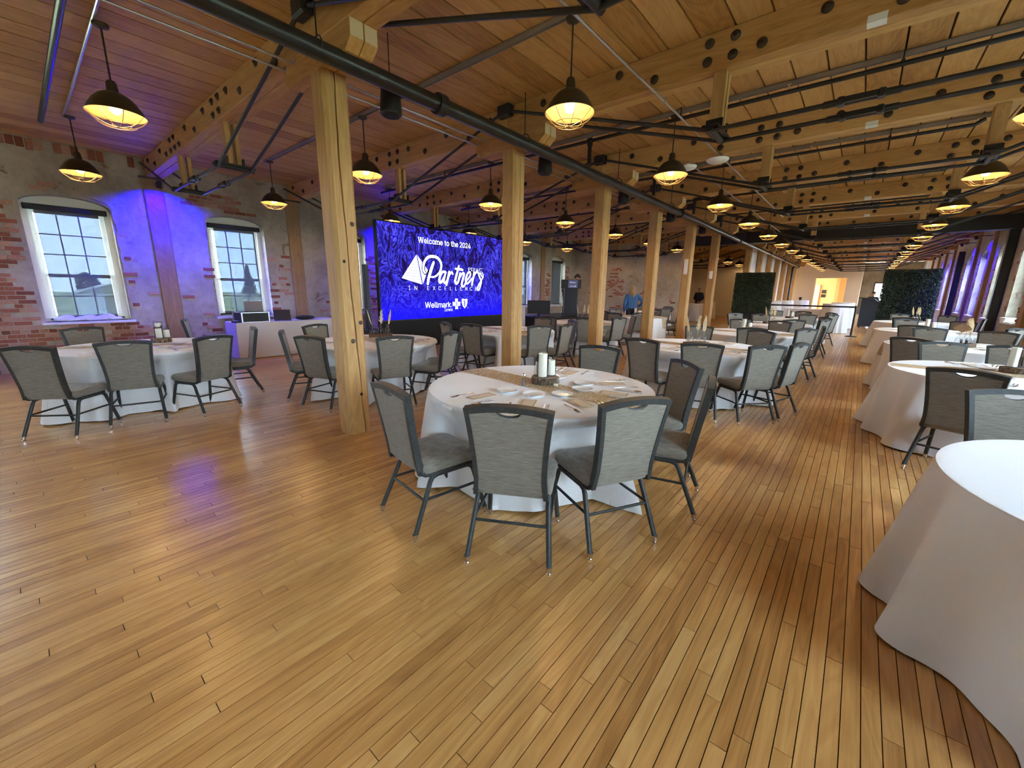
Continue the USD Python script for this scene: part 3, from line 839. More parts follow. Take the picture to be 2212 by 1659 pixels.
fabric('chair_fabric', (.115, .100, .074), (.255, .230, .182))
mat('chair_frame', {'tc': ('texture_coordinate', {}), 'n': ('noise_texture', {'scale': 40, 'detail': 4}), 'r': ('rgb_ramp', {'ramp': [(.4, (.018, .021, .020)), (.72, (.035, .037, .035))]}), 'p': ('principled_bsdf', {'roughness': .42})},
    [('tc.object', 'n.vector'), ('n.fac', 'r.fac'), ('r.color', 'p.base_color')])
mat('table_linen', {'g': ('geometry', {}), 'n': ('noise_texture', {'scale': 420, 'detail': 2}), 'b': ('bump', {'strength': .08, 'distance': .001}), 'p': ('principled_bsdf', {'base_color': (.80, .80, .81), 'roughness': .75, 'sheen_weight': .2})},
    [('g.position', 'n.vector'), ('n.fac', 'b.height'), ('b.normal', 'p.normal')])
plain('napkin_linen', (.84, .83, .79), .8)
plain('grey_linen', (.60, .58, .60), .8)
mat('gold_lace', {'g': ('geometry', {}), 'v': ('voronoi_texture', {'scale': 42, 'feature': 'distance_to_edge'}), 'n': ('noise_texture', {'scale': 24, 'detail': 4, 'distortion': 2.5}),
                  'rv': ('rgb_ramp', {'ramp': [(.06, (1, 1, 1)), (.11, (0, 0, 0))]}), 'rn': ('rgb_ramp', {'ramp': [(.47, (0, 0, 0)), (.52, (1, 1, 1))]}), 'mx': ('mix', {'mix_type': 'lighten', 'fac': 1.0}), 'bw': ('rgb_to_bw', {}),
                  't': ('transparent_bsdf', {}), 'p': ('principled_bsdf', {'base_color': (.50, .35, .17), 'roughness': .5, 'metallic': .25}), 'm': ('mix_closure', {})},
    [('g.position', 'v.vector'), ('g.position', 'n.vector'), ('v.distance', 'rv.fac'), ('n.fac', 'rn.fac'), ('rv.color', 'mx.color1'), ('rn.color', 'mx.color2'), ('mx.color', 'bw.color'), ('bw.val', 'm.fac'), ('t.BSDF', 'm.closure1'), ('p.BSDF', 'm.closure2')], 'm.closure')
plain('porcelain', (.86, .86, .85), .12)
plain('silver', (.72, .71, .70), .16, 1.0)
plain('candle_wax', (.86, .80, .66), .45, subsurface_weight=.3, subsurface_radius=(.02, .012, .006))
plain('menu_card', (.66, .55, .40), .45)
plain('menu_border', (.06, .045, .035), .6)
mat('bark', {'tc': ('texture_coordinate', {}), 'm': ('mapping', {'scale': (60, 60, 14)}), 'n': ('noise_texture', {'scale': 1, 'detail': 5}), 'r': ('rgb_ramp', {'ramp': [(.35, (.045, .028, .017)), (.55, (.16, .11, .07)), (.7, (.42, .36, .28))]}), 'b': ('bump', {'strength': .8, 'distance': .006}), 'p': ('principled_bsdf', {'roughness': .9})},
    [('tc.object', 'm.vector'), ('m.vector', 'n.vector'), ('n.fac', 'r.fac'), ('r.color', 'p.base_color'), ('n.fac', 'b.height'), ('b.normal', 'p.normal')])
plain('slice_top', (.22, .13, .07), .6)
plain('tray_wood', (.12, .06, .03), .6)
plain('dried_cream', (.80, .68, .44), .85)
plain('dried_tan', (.46, .33, .19), .85)
plain('salt', (.85, .84, .82), .7)
plain('pepper', (.18, .17, .15), .8)
plain('table_ply', (.30, .20, .12), .6)

# ------------------------------------------------------------------ chair
def soft_slab(w, d, z0, z1, r=.03, crown=.012, n=9):
    """A seat cushion: rounded plan, rounded edges, crowned top. Local origin at its middle."""
    def ring(inset, k=10):
        pts = []; cr = .06
        hw, hd = w/2-inset, d/2-inset; cr = max(.012, cr-inset*.5)
        for cx, cy, a0 in ((hw-cr, hd-cr, 0), (-hw+cr, hd-cr, PI/2), (-hw+cr, -hd+cr, PI), (hw-cr, -hd+cr, 1.5*PI)):
            for i in range(5):
                a = a0+PI/2*i/4; pts.append((cx+cr*math.cos(a), cy+cr*math.sin(a)))
        return pts
    prof = [(r*.6, z0)]+[(r*(1-math.cos(t)) if False else r*(1-math.sin(t)), z0+(z1-z0)*.15+((z1-z0)*.85)*(.5-.5*math.cos(t*2))*.0) for t in ()]
    prof += [(.008, z0+.008), (0, z0+.022), (0, z1-r)]
    for i in range(1, 5):
        t = PI/2*i/4; prof.append((r*(1-math.cos(t)), z1-r+r*math.sin(t)))
    prof += [(r+.05, z1+crown*.6), (r+.12, z1+crown)]
    V = []; m_ = len(ring(0))
    for ins, z in prof: V += [(x, y, z) for x, y in ring(ins)]
    Fs = []
    for i in range(len(prof)-1):
        for k in range(m_):
            a, b, c, e = i*m_+k, i*m_+(k+1) % m_, (i+1)*m_+(k+1) % m_, (i+1)*m_+k; Fs += [[a, b, c], [a, c, e]]
    V.append((0, 0, z0)); V.append((0, 0, z1+crown)); c0, c1 = len(V)-2, len(V)-1; L = (len(prof)-1)*m_
    for k in range(m_): Fs += [[c0, (k+1) % m_, k], [c1, L+k, L+(k+1) % m_]]
    return trimesh.Trimesh(np.array(V), np.array(Fs), process=False)


def back_half(v):
    """Half width of the back's outer edge at height v along the back."""
    t = v/.545
    return .198+.038*max(0, (t-.15)/.85)**1.7+.010*max(0, (.2-t)/.2)


def build_chair():
    t = thing('banquet_chair', None, 'chair', (0, 0, 0))
    s = soft_slab(.445, .455, .395, .468, .03, .012); s.apply_translation((0, .012, 0))
    obj('seat', s, M_['chair_fabric'], t, 50)
    th = math.radians(9.5); by, bz = -.205, .40
    Rb = np.array([[1, 0, 0], [0, -math.sin(th), math.cos(th)], [0, math.cos(th), math.sin(th)]]).T   # columns: u, v (up the back), w (forward)
    Rb = np.stack([[1, 0, 0], [0, -math.sin(th), math.cos(th)], [0, math.cos(th), math.sin(th)]], 1)
    def tob(me): return xf(me, Rb, (0, by, bz))
    vs = np.linspace(.0, .52, 16); H = .545
    outer = [(back_half(v), v) for v in vs]; arch = [(x, .523+.024*(1-(x/.23)**2)) for x in np.linspace(.2335, -.2335, 15)]
    po = Polygon(outer+arch+[(-x, v) for x, v in outer[::-1]])
    fw = .026
    pin = Polygon([(back_half(v)-fw, v) for v in np.linspace(-.01, .492, 16)]+[(x, .494+.020*(1-(x/.2)**2)) for x in np.linspace(.204, -.204, 13)]+[(-(back_half(v)-fw), v) for v in np.linspace(.492, -.01, 16)])
    frame = po.difference(pin)
    obj('back_frame', tob(prism(frame, -.021, .021)), M_['chair_frame'], t, 20)
    notch = Point(0, 0).buffer(1, 16); notch = affinity.translate(affinity.scale(notch, .068, .034), 0, .514)
    panel = pin.buffer(.002).intersection(sbox(-.3, .035, .3, .6)).difference(notch)
    P1 = cat(prism(panel, -.017, .019)); obj('backrest', tob(P1), M_['chair_fabric'], t, 20)
    lip = [(.068*math.cos(a), .514+.034*math.sin(a), 0) for a in np.linspace(PI+.12, 2*PI-.12, 13)]
    obj('handle_rim', tob(tube(lip, .0055, 6)), M_['chair_frame'], t, True)
    for sx in (-1, 1):
        x = sx*.20
        lo = [(x*1.015, -.212, .425), (x*1.0, -.205, .405), (x, -.180, .389), (x, -.14, .385), (x, .17, .385)]
        obj('seat_rail', tube(lo, .0125, 8), M_['chair_frame'], t, True)
        rl = [(x, .02, .375), (x, -.10, .375), (x*1.01, -.135, .365), (x*1.02, -.152, .34), (x*1.16, -.283, .03)]
        fl = [(x, .0, .375), (x, .12, .375), (x*1.01, .155, .365), (x*1.02, .172, .34), (x*1.16, .252, .03)]
        for pts in (rl, fl):
            obj('leg', tube(pts, .0155, 8), M_['chair_frame'], t, 50)
            p = pts[-1]; obj('glide', xf(lathe([(0, 0), (.013, 0), (.014, .006), (.010, .012), (.016, .014), (.0175, .045), (0, .045)], 12), None, (p[0], p[1], 0)), M_['chrome'], t)
        k = .34
        a = np.array(rl[3])+(np.array(rl[4])-np.array(rl[3]))*k; b = np.array(fl[3])+(np.array(fl[4])-np.array(fl[3]))*k
        obj('side_stretcher', tube([a, b], .009, 8), M_['chair_frame'], t, True)
    y, z = -.152-.131*.36, .34-.31*.36
    obj('rear_stretcher', tube([(-.215, y, z), (.215, y, z)], .009, 8), M_['chair_frame'], t, True)
    obj('cross_rail', tube([(-.20, .05, .382), (.20, .05, .382)], .011, 8), M_['chair_frame'], t, True)
    return t


CHAIR = [None]


def chair_at(Q, target, label, group):
    """Q: where the top of the back stands in plan; faces target."""
    Q = np.array(Q, float); d = np.array(target, float)-Q; d /= np.linalg.norm(d)
    c = Q+d*.292; rz = math.atan2(d[1], d[0])-PI/2
    if CHAIR[0] is None:
        CHAIR[0] = build_chair(); setx(CHAIR[0], (c[0], c[1], 0), rz); tag(CHAIR[0], label, None, group)
    else: dup(CHAIR[0], (c[0], c[1], 0), rz, label, group)
    return c, d


# ------------------------------------------------------------------ round tables
R_T, Z_T = .885, .745


class Cloth:
    def __init__(self, c, chairs, seed, flare=.15, drop=.738):
        self.c = np.array(c, float); self.chairs = chairs; self.flare = flare; self.drop = drop
        r = random.Random(seed)
        self.f = [(k, r.uniform(.25, 1)/(k*.12+.6), r.uniform(0, 2*PI)) for k in (5, 7, 9, 11, 13, 17, 19)]
        self.s = sum(a for _, a, _ in self.f)

    def at(self, th, t, off=0.0):
        fold = sum(a*math.cos(k*th+p) for k, a, p in self.f)/self.s*2.2
        fold = math.copysign(abs(fold)**.8, fold)
        z = Z_T+.004-t*self.drop+(.010*max(0, fold)*t if t > .9 else 0)
        e = min(1, t/.03); r = R_T+.010*math.sqrt(e)+self.flare*t**1.05*(.55+.5*fold)+.012*fold*min(1, t*6)
        r = max(r, R_T+.004)
        p = self.c+np.array([math.cos(th), math.sin(th)])*r
        rad = np.array([math.cos(th), math.sin(th)])
        for cc, d in self.chairs:
            q = p-cc; u = abs(q[0]*d[1]-q[1]*d[0]); v = q @ d
            lim = .285 if z < .50 else .285-.5*(z-.5)
            w = 1 if u < .25 else max(0, 1-(u-.25)/.10)
            if w > 0 and v < lim and z < .72:
                k = min(1, (.72-z)/.12)
                p = p-rad*min(.45, (lim-v)/max(.35, -(rad @ d)))*w*k
        p = p+rad*off
        return np.array([p[0], p[1], z])


def cloth_mesh(cl, na=150, nt=20):
    ts = [0, .006, .015, .03]+list(np.linspace(.06, 1, nt-4))
    rings = [[(cl.c[0]+R_T*f*math.cos(a), cl.c[1]+R_T*f*math.sin(a), Z_T+.004) for a in np.arange(na)/na*2*PI] for f in (.35, .8, .97)]
    for t in ts: rings.append([cl.at(a, t) for a in np.arange(na)/na*2*PI])
    V = np.array([p for r in rings for p in r]); Fs = []
    n0 = len(V); V = np.vstack([V, [cl.c[0], cl.c[1], Z_T+.004]])
    for k in range(na): Fs.append([n0, k, (k+1) % na])
    for i in range(len(rings)-1):
        for k in range(na):
            a, b, c, d = i*na+k, i*na+(k+1) % na, (i+1)*na+(k+1) % na, (i+1)*na+k
            Fs += [[a, d, c], [a, c, b]]
    return trimesh.Trimesh(V, np.array(Fs), process=False)


def strip_on_cloth(cl, phi, w, r0, hang, dz, z_extra=0.0, n=7, both=False, th=.0012):
    """A strip of linen running out along angle phi from radius r0 to the edge and hanging to hang (0-1)."""
    us = np.linspace(-w/2, w/2, n); rows = []
    e = np.array([math.cos(phi), math.sin(phi)]); s = np.array([-e[1], e[0]])
    if both is not False:
        for t in np.linspace(both, .02, 9): rows.append([cl.at(phi+PI-math.asin(u/R_T), t, dz) for u in us])
        rr = np.linspace(-R_T*.985, R_T*.985, 25)
    else: rr = np.linspace(r0, R_T*.985, 8)
    for r in rr: rows.append([np.array([*(cl.c+e*(r if abs(r) < .8 else math.copysign(math.sqrt(max(.01, (abs(r))**2-u*u)) if abs(r) > .8 else abs(r), r))+s*u), Z_T+.004+dz]) for u in us])
    if hang > 0:
        for t in np.linspace(.02, hang, 8): rows.append([cl.at(phi+math.asin(u/R_T), t, dz) for u in us])
    m_ = len(rows); V = np.array([p for r in rows for p in r]); Fs = []
    for i in range(m_-1):
        for k in range(n-1):
            a, b, c, d = i*n+k, i*n+k+1, (i+1)*n+k+1, (i+1)*n+k; Fs += [[a, d, c], [a, c, b]]
    me = trimesh.Trimesh(V, np.array(Fs), process=False)
    return me


def fork_mesh():
    h = [(-.006, -.10), (.006, -.10), (.0055, -.06), (.0028, .015), (.0030, .03), (.011, .045), (.012, .062)]
    po = Polygon([(x, y) for x, y in h]+[(-x, y) for x, y in h[::-1]])
    ms = [prism(po, 0, .002)]
    for k in range(4): x = -.0096+k*.0064; ms.append(prism(sbox(x-.0016, .060, x+.0016, .098), .0, .0018))
    me = cat(*ms); me.apply_translation((0, 0, 0)); v = me.vertices; v[:, 2] += .006*np.exp(-((v[:, 1]-.03)/.03)**2); me.vertices = v; return me


def spoon_mesh():
    h = [(-.0065, -.095), (.0065, -.095), (.005, -.05), (.0025, .02), (.003, .04)]
    po = Polygon([(x, y) for x, y in h]+[(-x, y) for x, y in h[::-1]]); a = prism(po, .003, .0052)
    b = trimesh.creation.icosphere(2, 1.0); b.apply_scale((.0185, .03, .006)); b.apply_translation((0, .068, .0065))
    m1 = manifold3d.Manifold(manifold3d.Mesh(np.array(b.vertices, np.float32), np.array(b.faces, np.uint32)))
    c = trimesh.creation.icosphere(2, 1.0); c.apply_scale((.0165, .028, .006)); c.apply_translation((0, .068, .0095))
    m2 = manifold3d.Manifold(manifold3d.Mesh(np.array(c.vertices, np.float32), np.array(c.faces, np.uint32)))
    k = (m1-m2).to_mesh(); return cat(a, trimesh.Trimesh(k.vert_properties[:, :3], k.tri_verts, process=False))


def knife_mesh():
    po = Polygon([(-.006, -.11), (.006, -.11), (.006, -.02), (.004, -.012), (.0085, .0), (.0085, .075), (.002, .105), (-.005, .108), (-.005, -.012), (-.006, -.02)])
    return chunk(po, .0028)


def chunk(po, h):
    return cat(prism(po, 0, h*.6), prism(po.buffer(-.0012), h*.6, h))


PROTO = {}


def place(kind, loc, rz, label, group, cat_=None):
    """One of the small repeated things: the first is built, later ones refer to it."""
    if kind in PROTO: return dup(PROTO[kind], loc, rz, label, group)
    t = thing(kind, label, cat_, loc, rz, group)
    PROTO[kind] = t
    if kind == 'dinner_fork': obj('fork_body', fork_mesh(), M_['silver'], t)
    elif kind == 'spoon': obj('spoon_body', spoon_mesh(), M_['silver'], t)
    elif kind == 'table_knife': obj('knife_body', knife_mesh(), M_['silver'], t)
    elif kind == 'side_plate':
        obj('dish', lathe([(0, .003), (.045, .003), (.052, .006), (.080, .0145), (.082, .0165), (.080, .018), (.054, .0095), (.046, .007), (0, .007)], 36), M_['porcelain'], t, 40)
        obj('foot_ring', lathe([(.044, .0), (.047, .0), (.047, .004), (.044, .004)], 32, True), M_['porcelain'], t)
    elif kind == 'menu_card':
        obj('card', chamfer_box(-.052, .052, -.105, .105, 0, .0022, .0006), M_['menu_card'], t)
        b = sbox(-.045, -.097, .045, .097); obj('printed_border', prism(b.difference(b.buffer(-.0028)), .0022, .0026), M_['menu_border'], t)
    elif kind == 'salt_shaker' or kind == 'pepper_shaker':
        obj('jar', lathe([(0, 0), (.017, 0), (.019, .01), (.016, .05), (.014, .075), (0, .075)], 12), M_['clear_glass'], t)
        obj('filling', lathe([(0, .003), (.0145, .003), (.016, .01), (.0135, .05), (0, .052)], 12), M_['salt' if kind[0] == 's' else 'pepper'], t)
        obj('cap', lathe([(.0145, .072), (.0155, .085), (.011, .098), (0, .101)], 12), M_['chrome'], t)
    elif kind.startswith('candle_'):
        obj('wax', lathe([(0, 0), (.034, 0), (.0355, .003), (.0355, CH-.004), (.033, CH), (.012, CH-.006), (0, CH-.006)], 24), M_['candle_wax'], t, 40)
        obj('wick', tube([(0, 0, CH-.006), (.002, 0, CH+.006)], .0012, 5), M_['black_fabric'], t)
    elif kind.startswith('glass_cylinder'):
        obj('wall', lathe([(.046, .004), (.048, .004), (.048, CG), (.0465, CG+.001), (.045, CG), (.045, .008)], 28), M_['clear_glass'], t, 40)
        obj('base', lathe([(0, 0), (.046, 0), (.048, .004), (.045, .008), (0, .008)], 28), M_['clear_glass'], t)
    elif kind == 'votive_glass':
        obj('cup', lathe([(0, 0), (.022, 0), (.026, .012), (.030, .05), (.0285, .05), (.0245, .014), (0, .008)], 20), M_['clear_glass'], t, 40)
        obj('tealight', lathe([(0, .009), (.019, .009), (.019, .024), (0, .024)], 16), M_['candle_wax'], t)
    elif kind == 'wood_slice':
        r = random.Random(4); n = 40; ang = np.arange(n)/n*2*PI
        rad = [.112*(1+.05*math.sin(3*a+1)+.03*math.sin(7*a)+r.uniform(-.01, .01)) for a in ang]
        po = Polygon([(q*math.cos(a), q*math.sin(a)) for q, a in zip(rad, ang)])
        obj('bark', prism(po, 0, .052), M_['bark'], t, False); obj('cut_face', prism(po.buffer(-.008), .052, .054), M_['slice_top'], t, False)
    elif kind == 'wooden_tray':
        obj('tray_base', chamfer_box(-.17, .17, -.055, .055, 0, .012, .002), M_['tray_wood'], t)
        for s in (-1, 1): obj('tray_side', chamfer_box(-.17, .17, s*.055-.005, s*.055+.005, .0, .05, .002), M_['tray_wood'], t)
        for s in (-1, 1): obj('tray_end', chamfer_box(s*.17-.005, s*.17+.005, -.055, .055, .0, .05, .002), M_['tray_wood'], t)
    elif kind == 'bottle_vase':
        obj('bottle', lathe([(0, 0), (.040, 0), (.044, .008), (.044, .09), (.036, .12), (.016, .145), (.0145, .185), (.018, .19), (.0165, .192), (.0125, .186), (.0145, .145), (.034, .117), (.0415, .088), (.0415, .01), (0, .006)], 24), M_['clear_glass'], t, 40)
    elif kind == 'pampas_plume':
        obj('stem', tube([(0, 0, .02), (.004, 0, .15), (.012, 0, .26)], .0022, 5), M_['dried_tan'], t)
        r = random.Random(9); V, Fs = [], []
        for k in range(240):
            u = r.random()**.8; a = r.uniform(0, 2*PI); base = np.array([.012+.02*u, 0, .19+.20*u]); L = .075*(1-.55*u)*r.uniform(.6, 1.1); el = r.uniform(.75, 1.25)
            d = np.array([math.cos(a)*math.cos(el), math.sin(a)*math.cos(el), math.sin(el)]); s = np.cross(d, [r.uniform(-1, 1), r.uniform(-1, 1), .3]); s = s/np.linalg.norm(s)*.0035
            n = len(V); V += [base-s, base+s, base+d*L*.6+s*1.3, base+d*L]; Fs += [[n, n+1, n+2], [n, n+2, n+3]]
        obj('plume', (np.array(V), np.array(Fs)), M_['dried_cream'], t, False)
    elif kind == 'palm_spear':
        obj('stem', tube([(0, 0, .02), (.03, 0, .20)], .0025, 5), M_['dried_tan'], t)
        V, Fs = [], []; m_ = 13
        for i in range(11):
            u = i/10; w = .030*math.sin(PI*min(1, .12+u*.88))**.7*(1-.25*u)
            for k in range(m_): q = (k/(m_-1)-.5)*2; V.append((.03+.055*u+(.004 if k % 2 else 0), q*w, .19+.23*u))
        for i in range(10):
            for k in range(m_-1): a = i*m_+k; Fs += [[a, a+1, a+m_+1], [a, a+m_+1, a+m_]]
        obj('blade', (np.array(V), np.array(Fs)), M_['dried_cream'], t, False)
    elif kind == 'palm_fan':
        obj('stem', tube([(0, 0, .02), (-.02, 0, .2)], .0025, 5), M_['dried_tan'], t)
        V, Fs = [(-.02, 0, .20)], []
        for k in range(19):
            a = -1.15+2.3*k/18; rr = .13 if k % 2 else .118; V.append((-.02+(.006 if k % 2 else -.004), rr*math.sin(a), .20+rr*math.cos(a)))
        for k in range(18): Fs.append([0, k+1, k+2])
        obj('fan', (np.array(V), np.array(Fs)), M_['dried_tan'], t, False)
    return t


CH = CG = .2


def candle_set(c, z, lab, ang=0.0, n=3):
    global CH, CG
    t = place('wood_slice', (c[0], c[1], z), ang, f'round bark-edged wood slice under the candles on {lab}', 'wood slices under candles', 'wood slice')
    zz = z+.054
    for k, (dx, dy, g, h, w) in enumerate([(-.045, .02, .225, .19, 'tall'), (.035, -.048, .150, .125, 'short'), (.045, .045, .175, .10, 'middle')]):
        p = rotz(ang) @ np.array([dx, dy, 0]); CG, CH = g, h
        place(f'glass_cylinder_{w}' if False else {'tall': 'glass_cylinder', 'short': 'glass_cylinder_vase', 'middle': 'glass_cylinder_holder'}[w], (c[0]+p[0], c[1]+p[1], zz), 0, f'{w} clear glass cylinder around a candle on {lab}', 'glass candle cylinders', 'candle holder')
        place({'tall': 'candle_pillar', 'short': 'candle_stub', 'middle': 'candle_block'}[w], (c[0]+p[0], c[1]+p[1], zz+.008), 0, f'ivory pillar candle in the {w} glass on {lab}', 'ivory pillar candles', 'candle')


def dried_set(c, z, lab, ang=0.0, fan=False):
    place('wooden_tray', (c[0], c[1], z), ang, f'small dark wooden tray holding the dried flowers on {lab}', 'wooden trays', 'tray')
    R = rotz(ang); zz = z+.012
    for k, dx in enumerate((-.105, .0, .105)):
        p = R @ np.array([dx, 0, 0]); side = ('left', 'middle', 'right')[k]
        place('bottle_vase', (c[0]+p[0], c[1]+p[1], zz), 0, f'clear bottle vase, {side} of three on {lab}', 'clear bottle vases', 'vase')
        kind = ('palm_spear', 'pampas_plume', 'palm_spear')[k]
        if fan and k == 0: kind = 'palm_fan'
        nm = {'palm_spear': 'pale dried palm spear', 'pampas_plume': 'fluffy dried pampas plume', 'palm_fan': 'brown dried palm fan'}[kind]
        place(kind, (c[0]+p[0], c[1]+p[1], zz+.0), ang+(PI if k == 0 else 0)+.4*k, f'{nm} in the {side} vase on {lab}', 'dried stems in the vases', 'dried flower')


def setting(cl, phi, lab, seat, full=True, plate_phi=None, nap=True):
    """One place: napkin under a menu card, plate towards the middle, cutlery."""
    e = np.array([math.cos(phi), math.sin(phi)]); s = np.array([-e[1], e[0]]); c = cl.c; rz = phi+PI/2; zt = Z_T+.005
    w = f'at {seat} seat, {lab}'
    if nap:
        n = obj('napkin', strip_on_cloth(cl, phi, .125, .46, .20, .0035), M_['napkin_linen'], None, 60); tag(n, f'folded white napkin {w}', 'napkin', 'folded napkins')
        place('menu_card', (*(c+e*.60), zt+.004), rz, f'tan menu card {w}', 'menu cards', 'menu')
    pp = plate_phi if plate_phi is not None else phi
    place('side_plate', (*(c+.355*np.array([math.cos(pp), math.sin(pp)])), zt), 0, f'white plate {w}', 'side plates', 'plate')
    if full:
        for kind, off, nm, cat_ in (('dinner_fork', -.12, 'silver fork', 'fork'), ('table_knife', .115, 'silver table knife', 'knife'), ('spoon', .145, 'silver spoon', 'spoon')):
            place(kind, (*(c+e*.68+s*off), zt), rz+PI+rnd.uniform(-.06, .06), f'{nm} {w}', nm+'s', cat_)


def round_table(c, lab, chairs, seed, centre, settings='full', runner=(174, .5, .45), flare=.15, na=130, ang=0.0, fan=False, cw=None):
    """chairs: plan positions of the tops of the chair backs."""
    c = np.array(c, float); t = None
    if 'round_table' in PROTO: dup(PROTO['round_table'], (c[0], c[1], 0), 0, f'round folding table under the white cloth, {lab}')
    else:
        t = thing('round_table', f'round folding table under the white cloth, {lab}', 'table', (c[0], c[1], 0), 0, 'round banquet tables'); PROTO['round_table'] = t
        obj('tabletop', lathe([(0, Z_T-.022), (R_T-.004, Z_T-.022), (R_T, Z_T-.016), (R_T, Z_T-.006), (R_T-.006, Z_T), (0, Z_T)], 64), M_['table_ply'], t)
        for sx in (-1, 1):
            for sy in (-1, 1): obj('leg', tube([(sx*.30, sy*.30, Z_T-.022), (sx*.30, sy*.30, 0)], .016, 8), M_['black_steel'], t)
    order = sorted(range(len(chairs)), key=lambda i: project((chairs[i][0], chairs[i][1], .9))[0] if project((chairs[i][0], chairs[i][1], .9))[2] > .2 else 9e9)
    info = [None]*len(chairs); seat_names = {}
    for rank, i in enumerate(order):
        n = len(order)
        nm = 'leftmost' if rank == 0 else 'rightmost' if rank == n-1 else f'{ORD[rank]} from the left'
        seat_names[i] = nm if rank in (0, n-1) else f'{ORD[rank]}-from-left'
        info[i] = chair_at(chairs[i], c, f'grey banquet chair, {nm} at {lab}', 'banquet chairs round the white tables')
    cl = Cloth(c, info, seed, flare)
    o = obj('tablecloth', cloth_mesh(cl, na), M_['table_linen'], None, 75)
    tag(o, f'white floor-length cloth draped over {lab}', 'tablecloth', 'white round tablecloths')
    if runner:
        phi, h1, h0 = math.radians(runner[0]), runner[1], runner[2]
        o = obj('lace_runner', strip_on_cloth(cl, phi, .27, 0, h1, .002, n=9, both=h0), M_['gold_lace'], None, 75)
        tag(o, f'gold lace runner lying across {lab}', 'table runner', 'gold lace runners')
    z = Z_T+.0075
    cc = c if cw is None else np.array(cw)
    if centre == 'candles': candle_set(cc, z, lab, ang)
    elif centre == 'dried': dried_set(cc, z, lab, ang, fan)
    for i in range(len(chairs)):
        q = np.array(chairs[i])-c; phi = math.atan2(q[1], q[0])
        if settings == 'full': setting(cl, phi+.06*(rnd.random()-.5), lab, seat_names[i])
        elif settings == 'some': setting(cl, phi, lab, seat_names[i], full=i % 2 == 0)
        elif settings == 'few' and i % 2 == 0: setting(cl, phi, lab, seat_names[i], full=False)
    return cl


def pol(c, items):
    return [(c[0]+r*math.cos(math.radians(a)), c[1]+r*math.sin(math.radians(a))) for r, a in items]


T1 = (-1.90, 2.63)
cl1 = round_table(T1, 'the nearest round table', pol(T1, [(1.295, -98.5), (1.30, -61), (1.19, -28), (1.245, 14), (1.25, 47), (1.29, 97)]), 1, 'candles', 'full', (174, .50, .35), .14, 200, 2.2, cw=(-1.92, 2.72))
place('salt_shaker', (-1.93, 2.90, Z_T+.005), 0, 'salt shaker right of the candles on the nearest round table', 'salt and pepper shakers', 'salt shaker')
place('pepper_shaker', (-1.985, 2.52, Z_T+.005), 0, 'pepper shaker left of the wood slice on the nearest round table', 'salt and pepper shakers', 'pepper shaker')
place('votive_glass', (-1.765, 2.655, Z_T+.005), 0, 'small votive glass right of the wood slice on the nearest round table', 'votive glasses', 'candle holder')
o = thing('clear_bag', 'crumpled clear plastic bag hanging at the cloth hem of the nearest round table', 'plastic bag', (-1.07, 2.42, 0))
b = trimesh.creation.icosphere(3, 1.0); b.vertices *= (1+.35*(meshkit.fbm(b.vertices*2.3+5, 3)-.5))[:, None]; b.apply_scale((.05, .05, .085)); b.apply_translation((0, 0, .088))
obj('bag_film', b, M_['clear_glass'], o, True)
round_table((-6.95, .95), 'the table under the first window', [(-5.91, -.02), (-5.86, .64), (-5.80, 1.42), (-6.72, 2.15), (-8.12, .50)], 2, 'candles', 'some', (60, .5, .4), .13, 110, .5, cw=(-7.25, 1.18))
round_table((-5.42, 3.32), 'the table behind the cracked post', [(-5.93, 2.22), (-5.02, 2.18), (-4.30, 2.90), (-4.26, 3.76), (-4.53, 4.22), (-6.60, 2.98)], 3, 'dried', 'some', (174, .4, .4), .13, 110, .9, cw=(-5.75, 3.62))
round_table((-5.15, 6.02), 'the table facing the video screen', [(-5.55, 4.78), (-5.03, 4.90), (-4.05, 5.55), (-3.88, 6.12), (-4.35, 7.08), (-5.20, 7.25)], 4, 'candles', 'some', (174, .4, .4), .13, 100, .3)
round_table((-1.74, 6.22), 'the first middle-row table', [(-2.0, 4.90), (-1.32, 4.97), (-.72, 5.33), (-.47, 5.86), (-1.12, 7.42), (-2.1, 7.60)], 5, 'dried', 'full', (174, .4, .4), .14, 130, .9)
round_table((-1.65, 9.12), 'the second middle-row table', [(-1.34, 7.90), (-.62, 8.42), (-.44, 9.25), (-1.24, 10.30), (-2.0, 10.38)], 6, 'candles', 'some', (174, .4, .4), .14, 90, .9)
round_table((-5.25, 9.02), 'the table behind the third post', [(-4.55, 7.95), (-5.40, 7.72), (-4.12, 8.70), (-4.25, 9.75), (-5.05, 10.35)], 7, 'dried', 'some', (174, .4, .4), .13, 80, .9)
round_table((-5.25, 12.25), 'the table near the blue cardigan', [(-4.62, 11.08), (-5.7, 11.0), (-4.12, 12.85), (-5.17, 13.50), (-6.3, 12.9)], 8, 'candles', 'few', (174, .4, .4), .13, 70, .9)
round_table((-6.3, 15.6), 'the farthest table by the brick wall', [(-5.89, 16.75), (-7.0, 16.6), (-5.3, 14.8), (-5.1, 15.8)], 9, None, 'few', None, .13, 60)
round_table((-1.70, 12.25), 'the third middle-row table', [(-1.08, 11.12), (-.56, 11.8), (-.62, 13.0), (-2.11, 13.45), (-2.71, 13.15)], 10, 'dried', 'few', (174, .4, .4), .14, 70, .9)
round_table((-1.65, 15.5), 'the fourth middle-row table', [(-.55, 14.9), (-.65, 16.3), (-1.42, 16.75), (-2.2, 16.65), (-1.1, 14.4)], 11, 'candles', 'few', (174, .4, .4), .14, 60, .9)
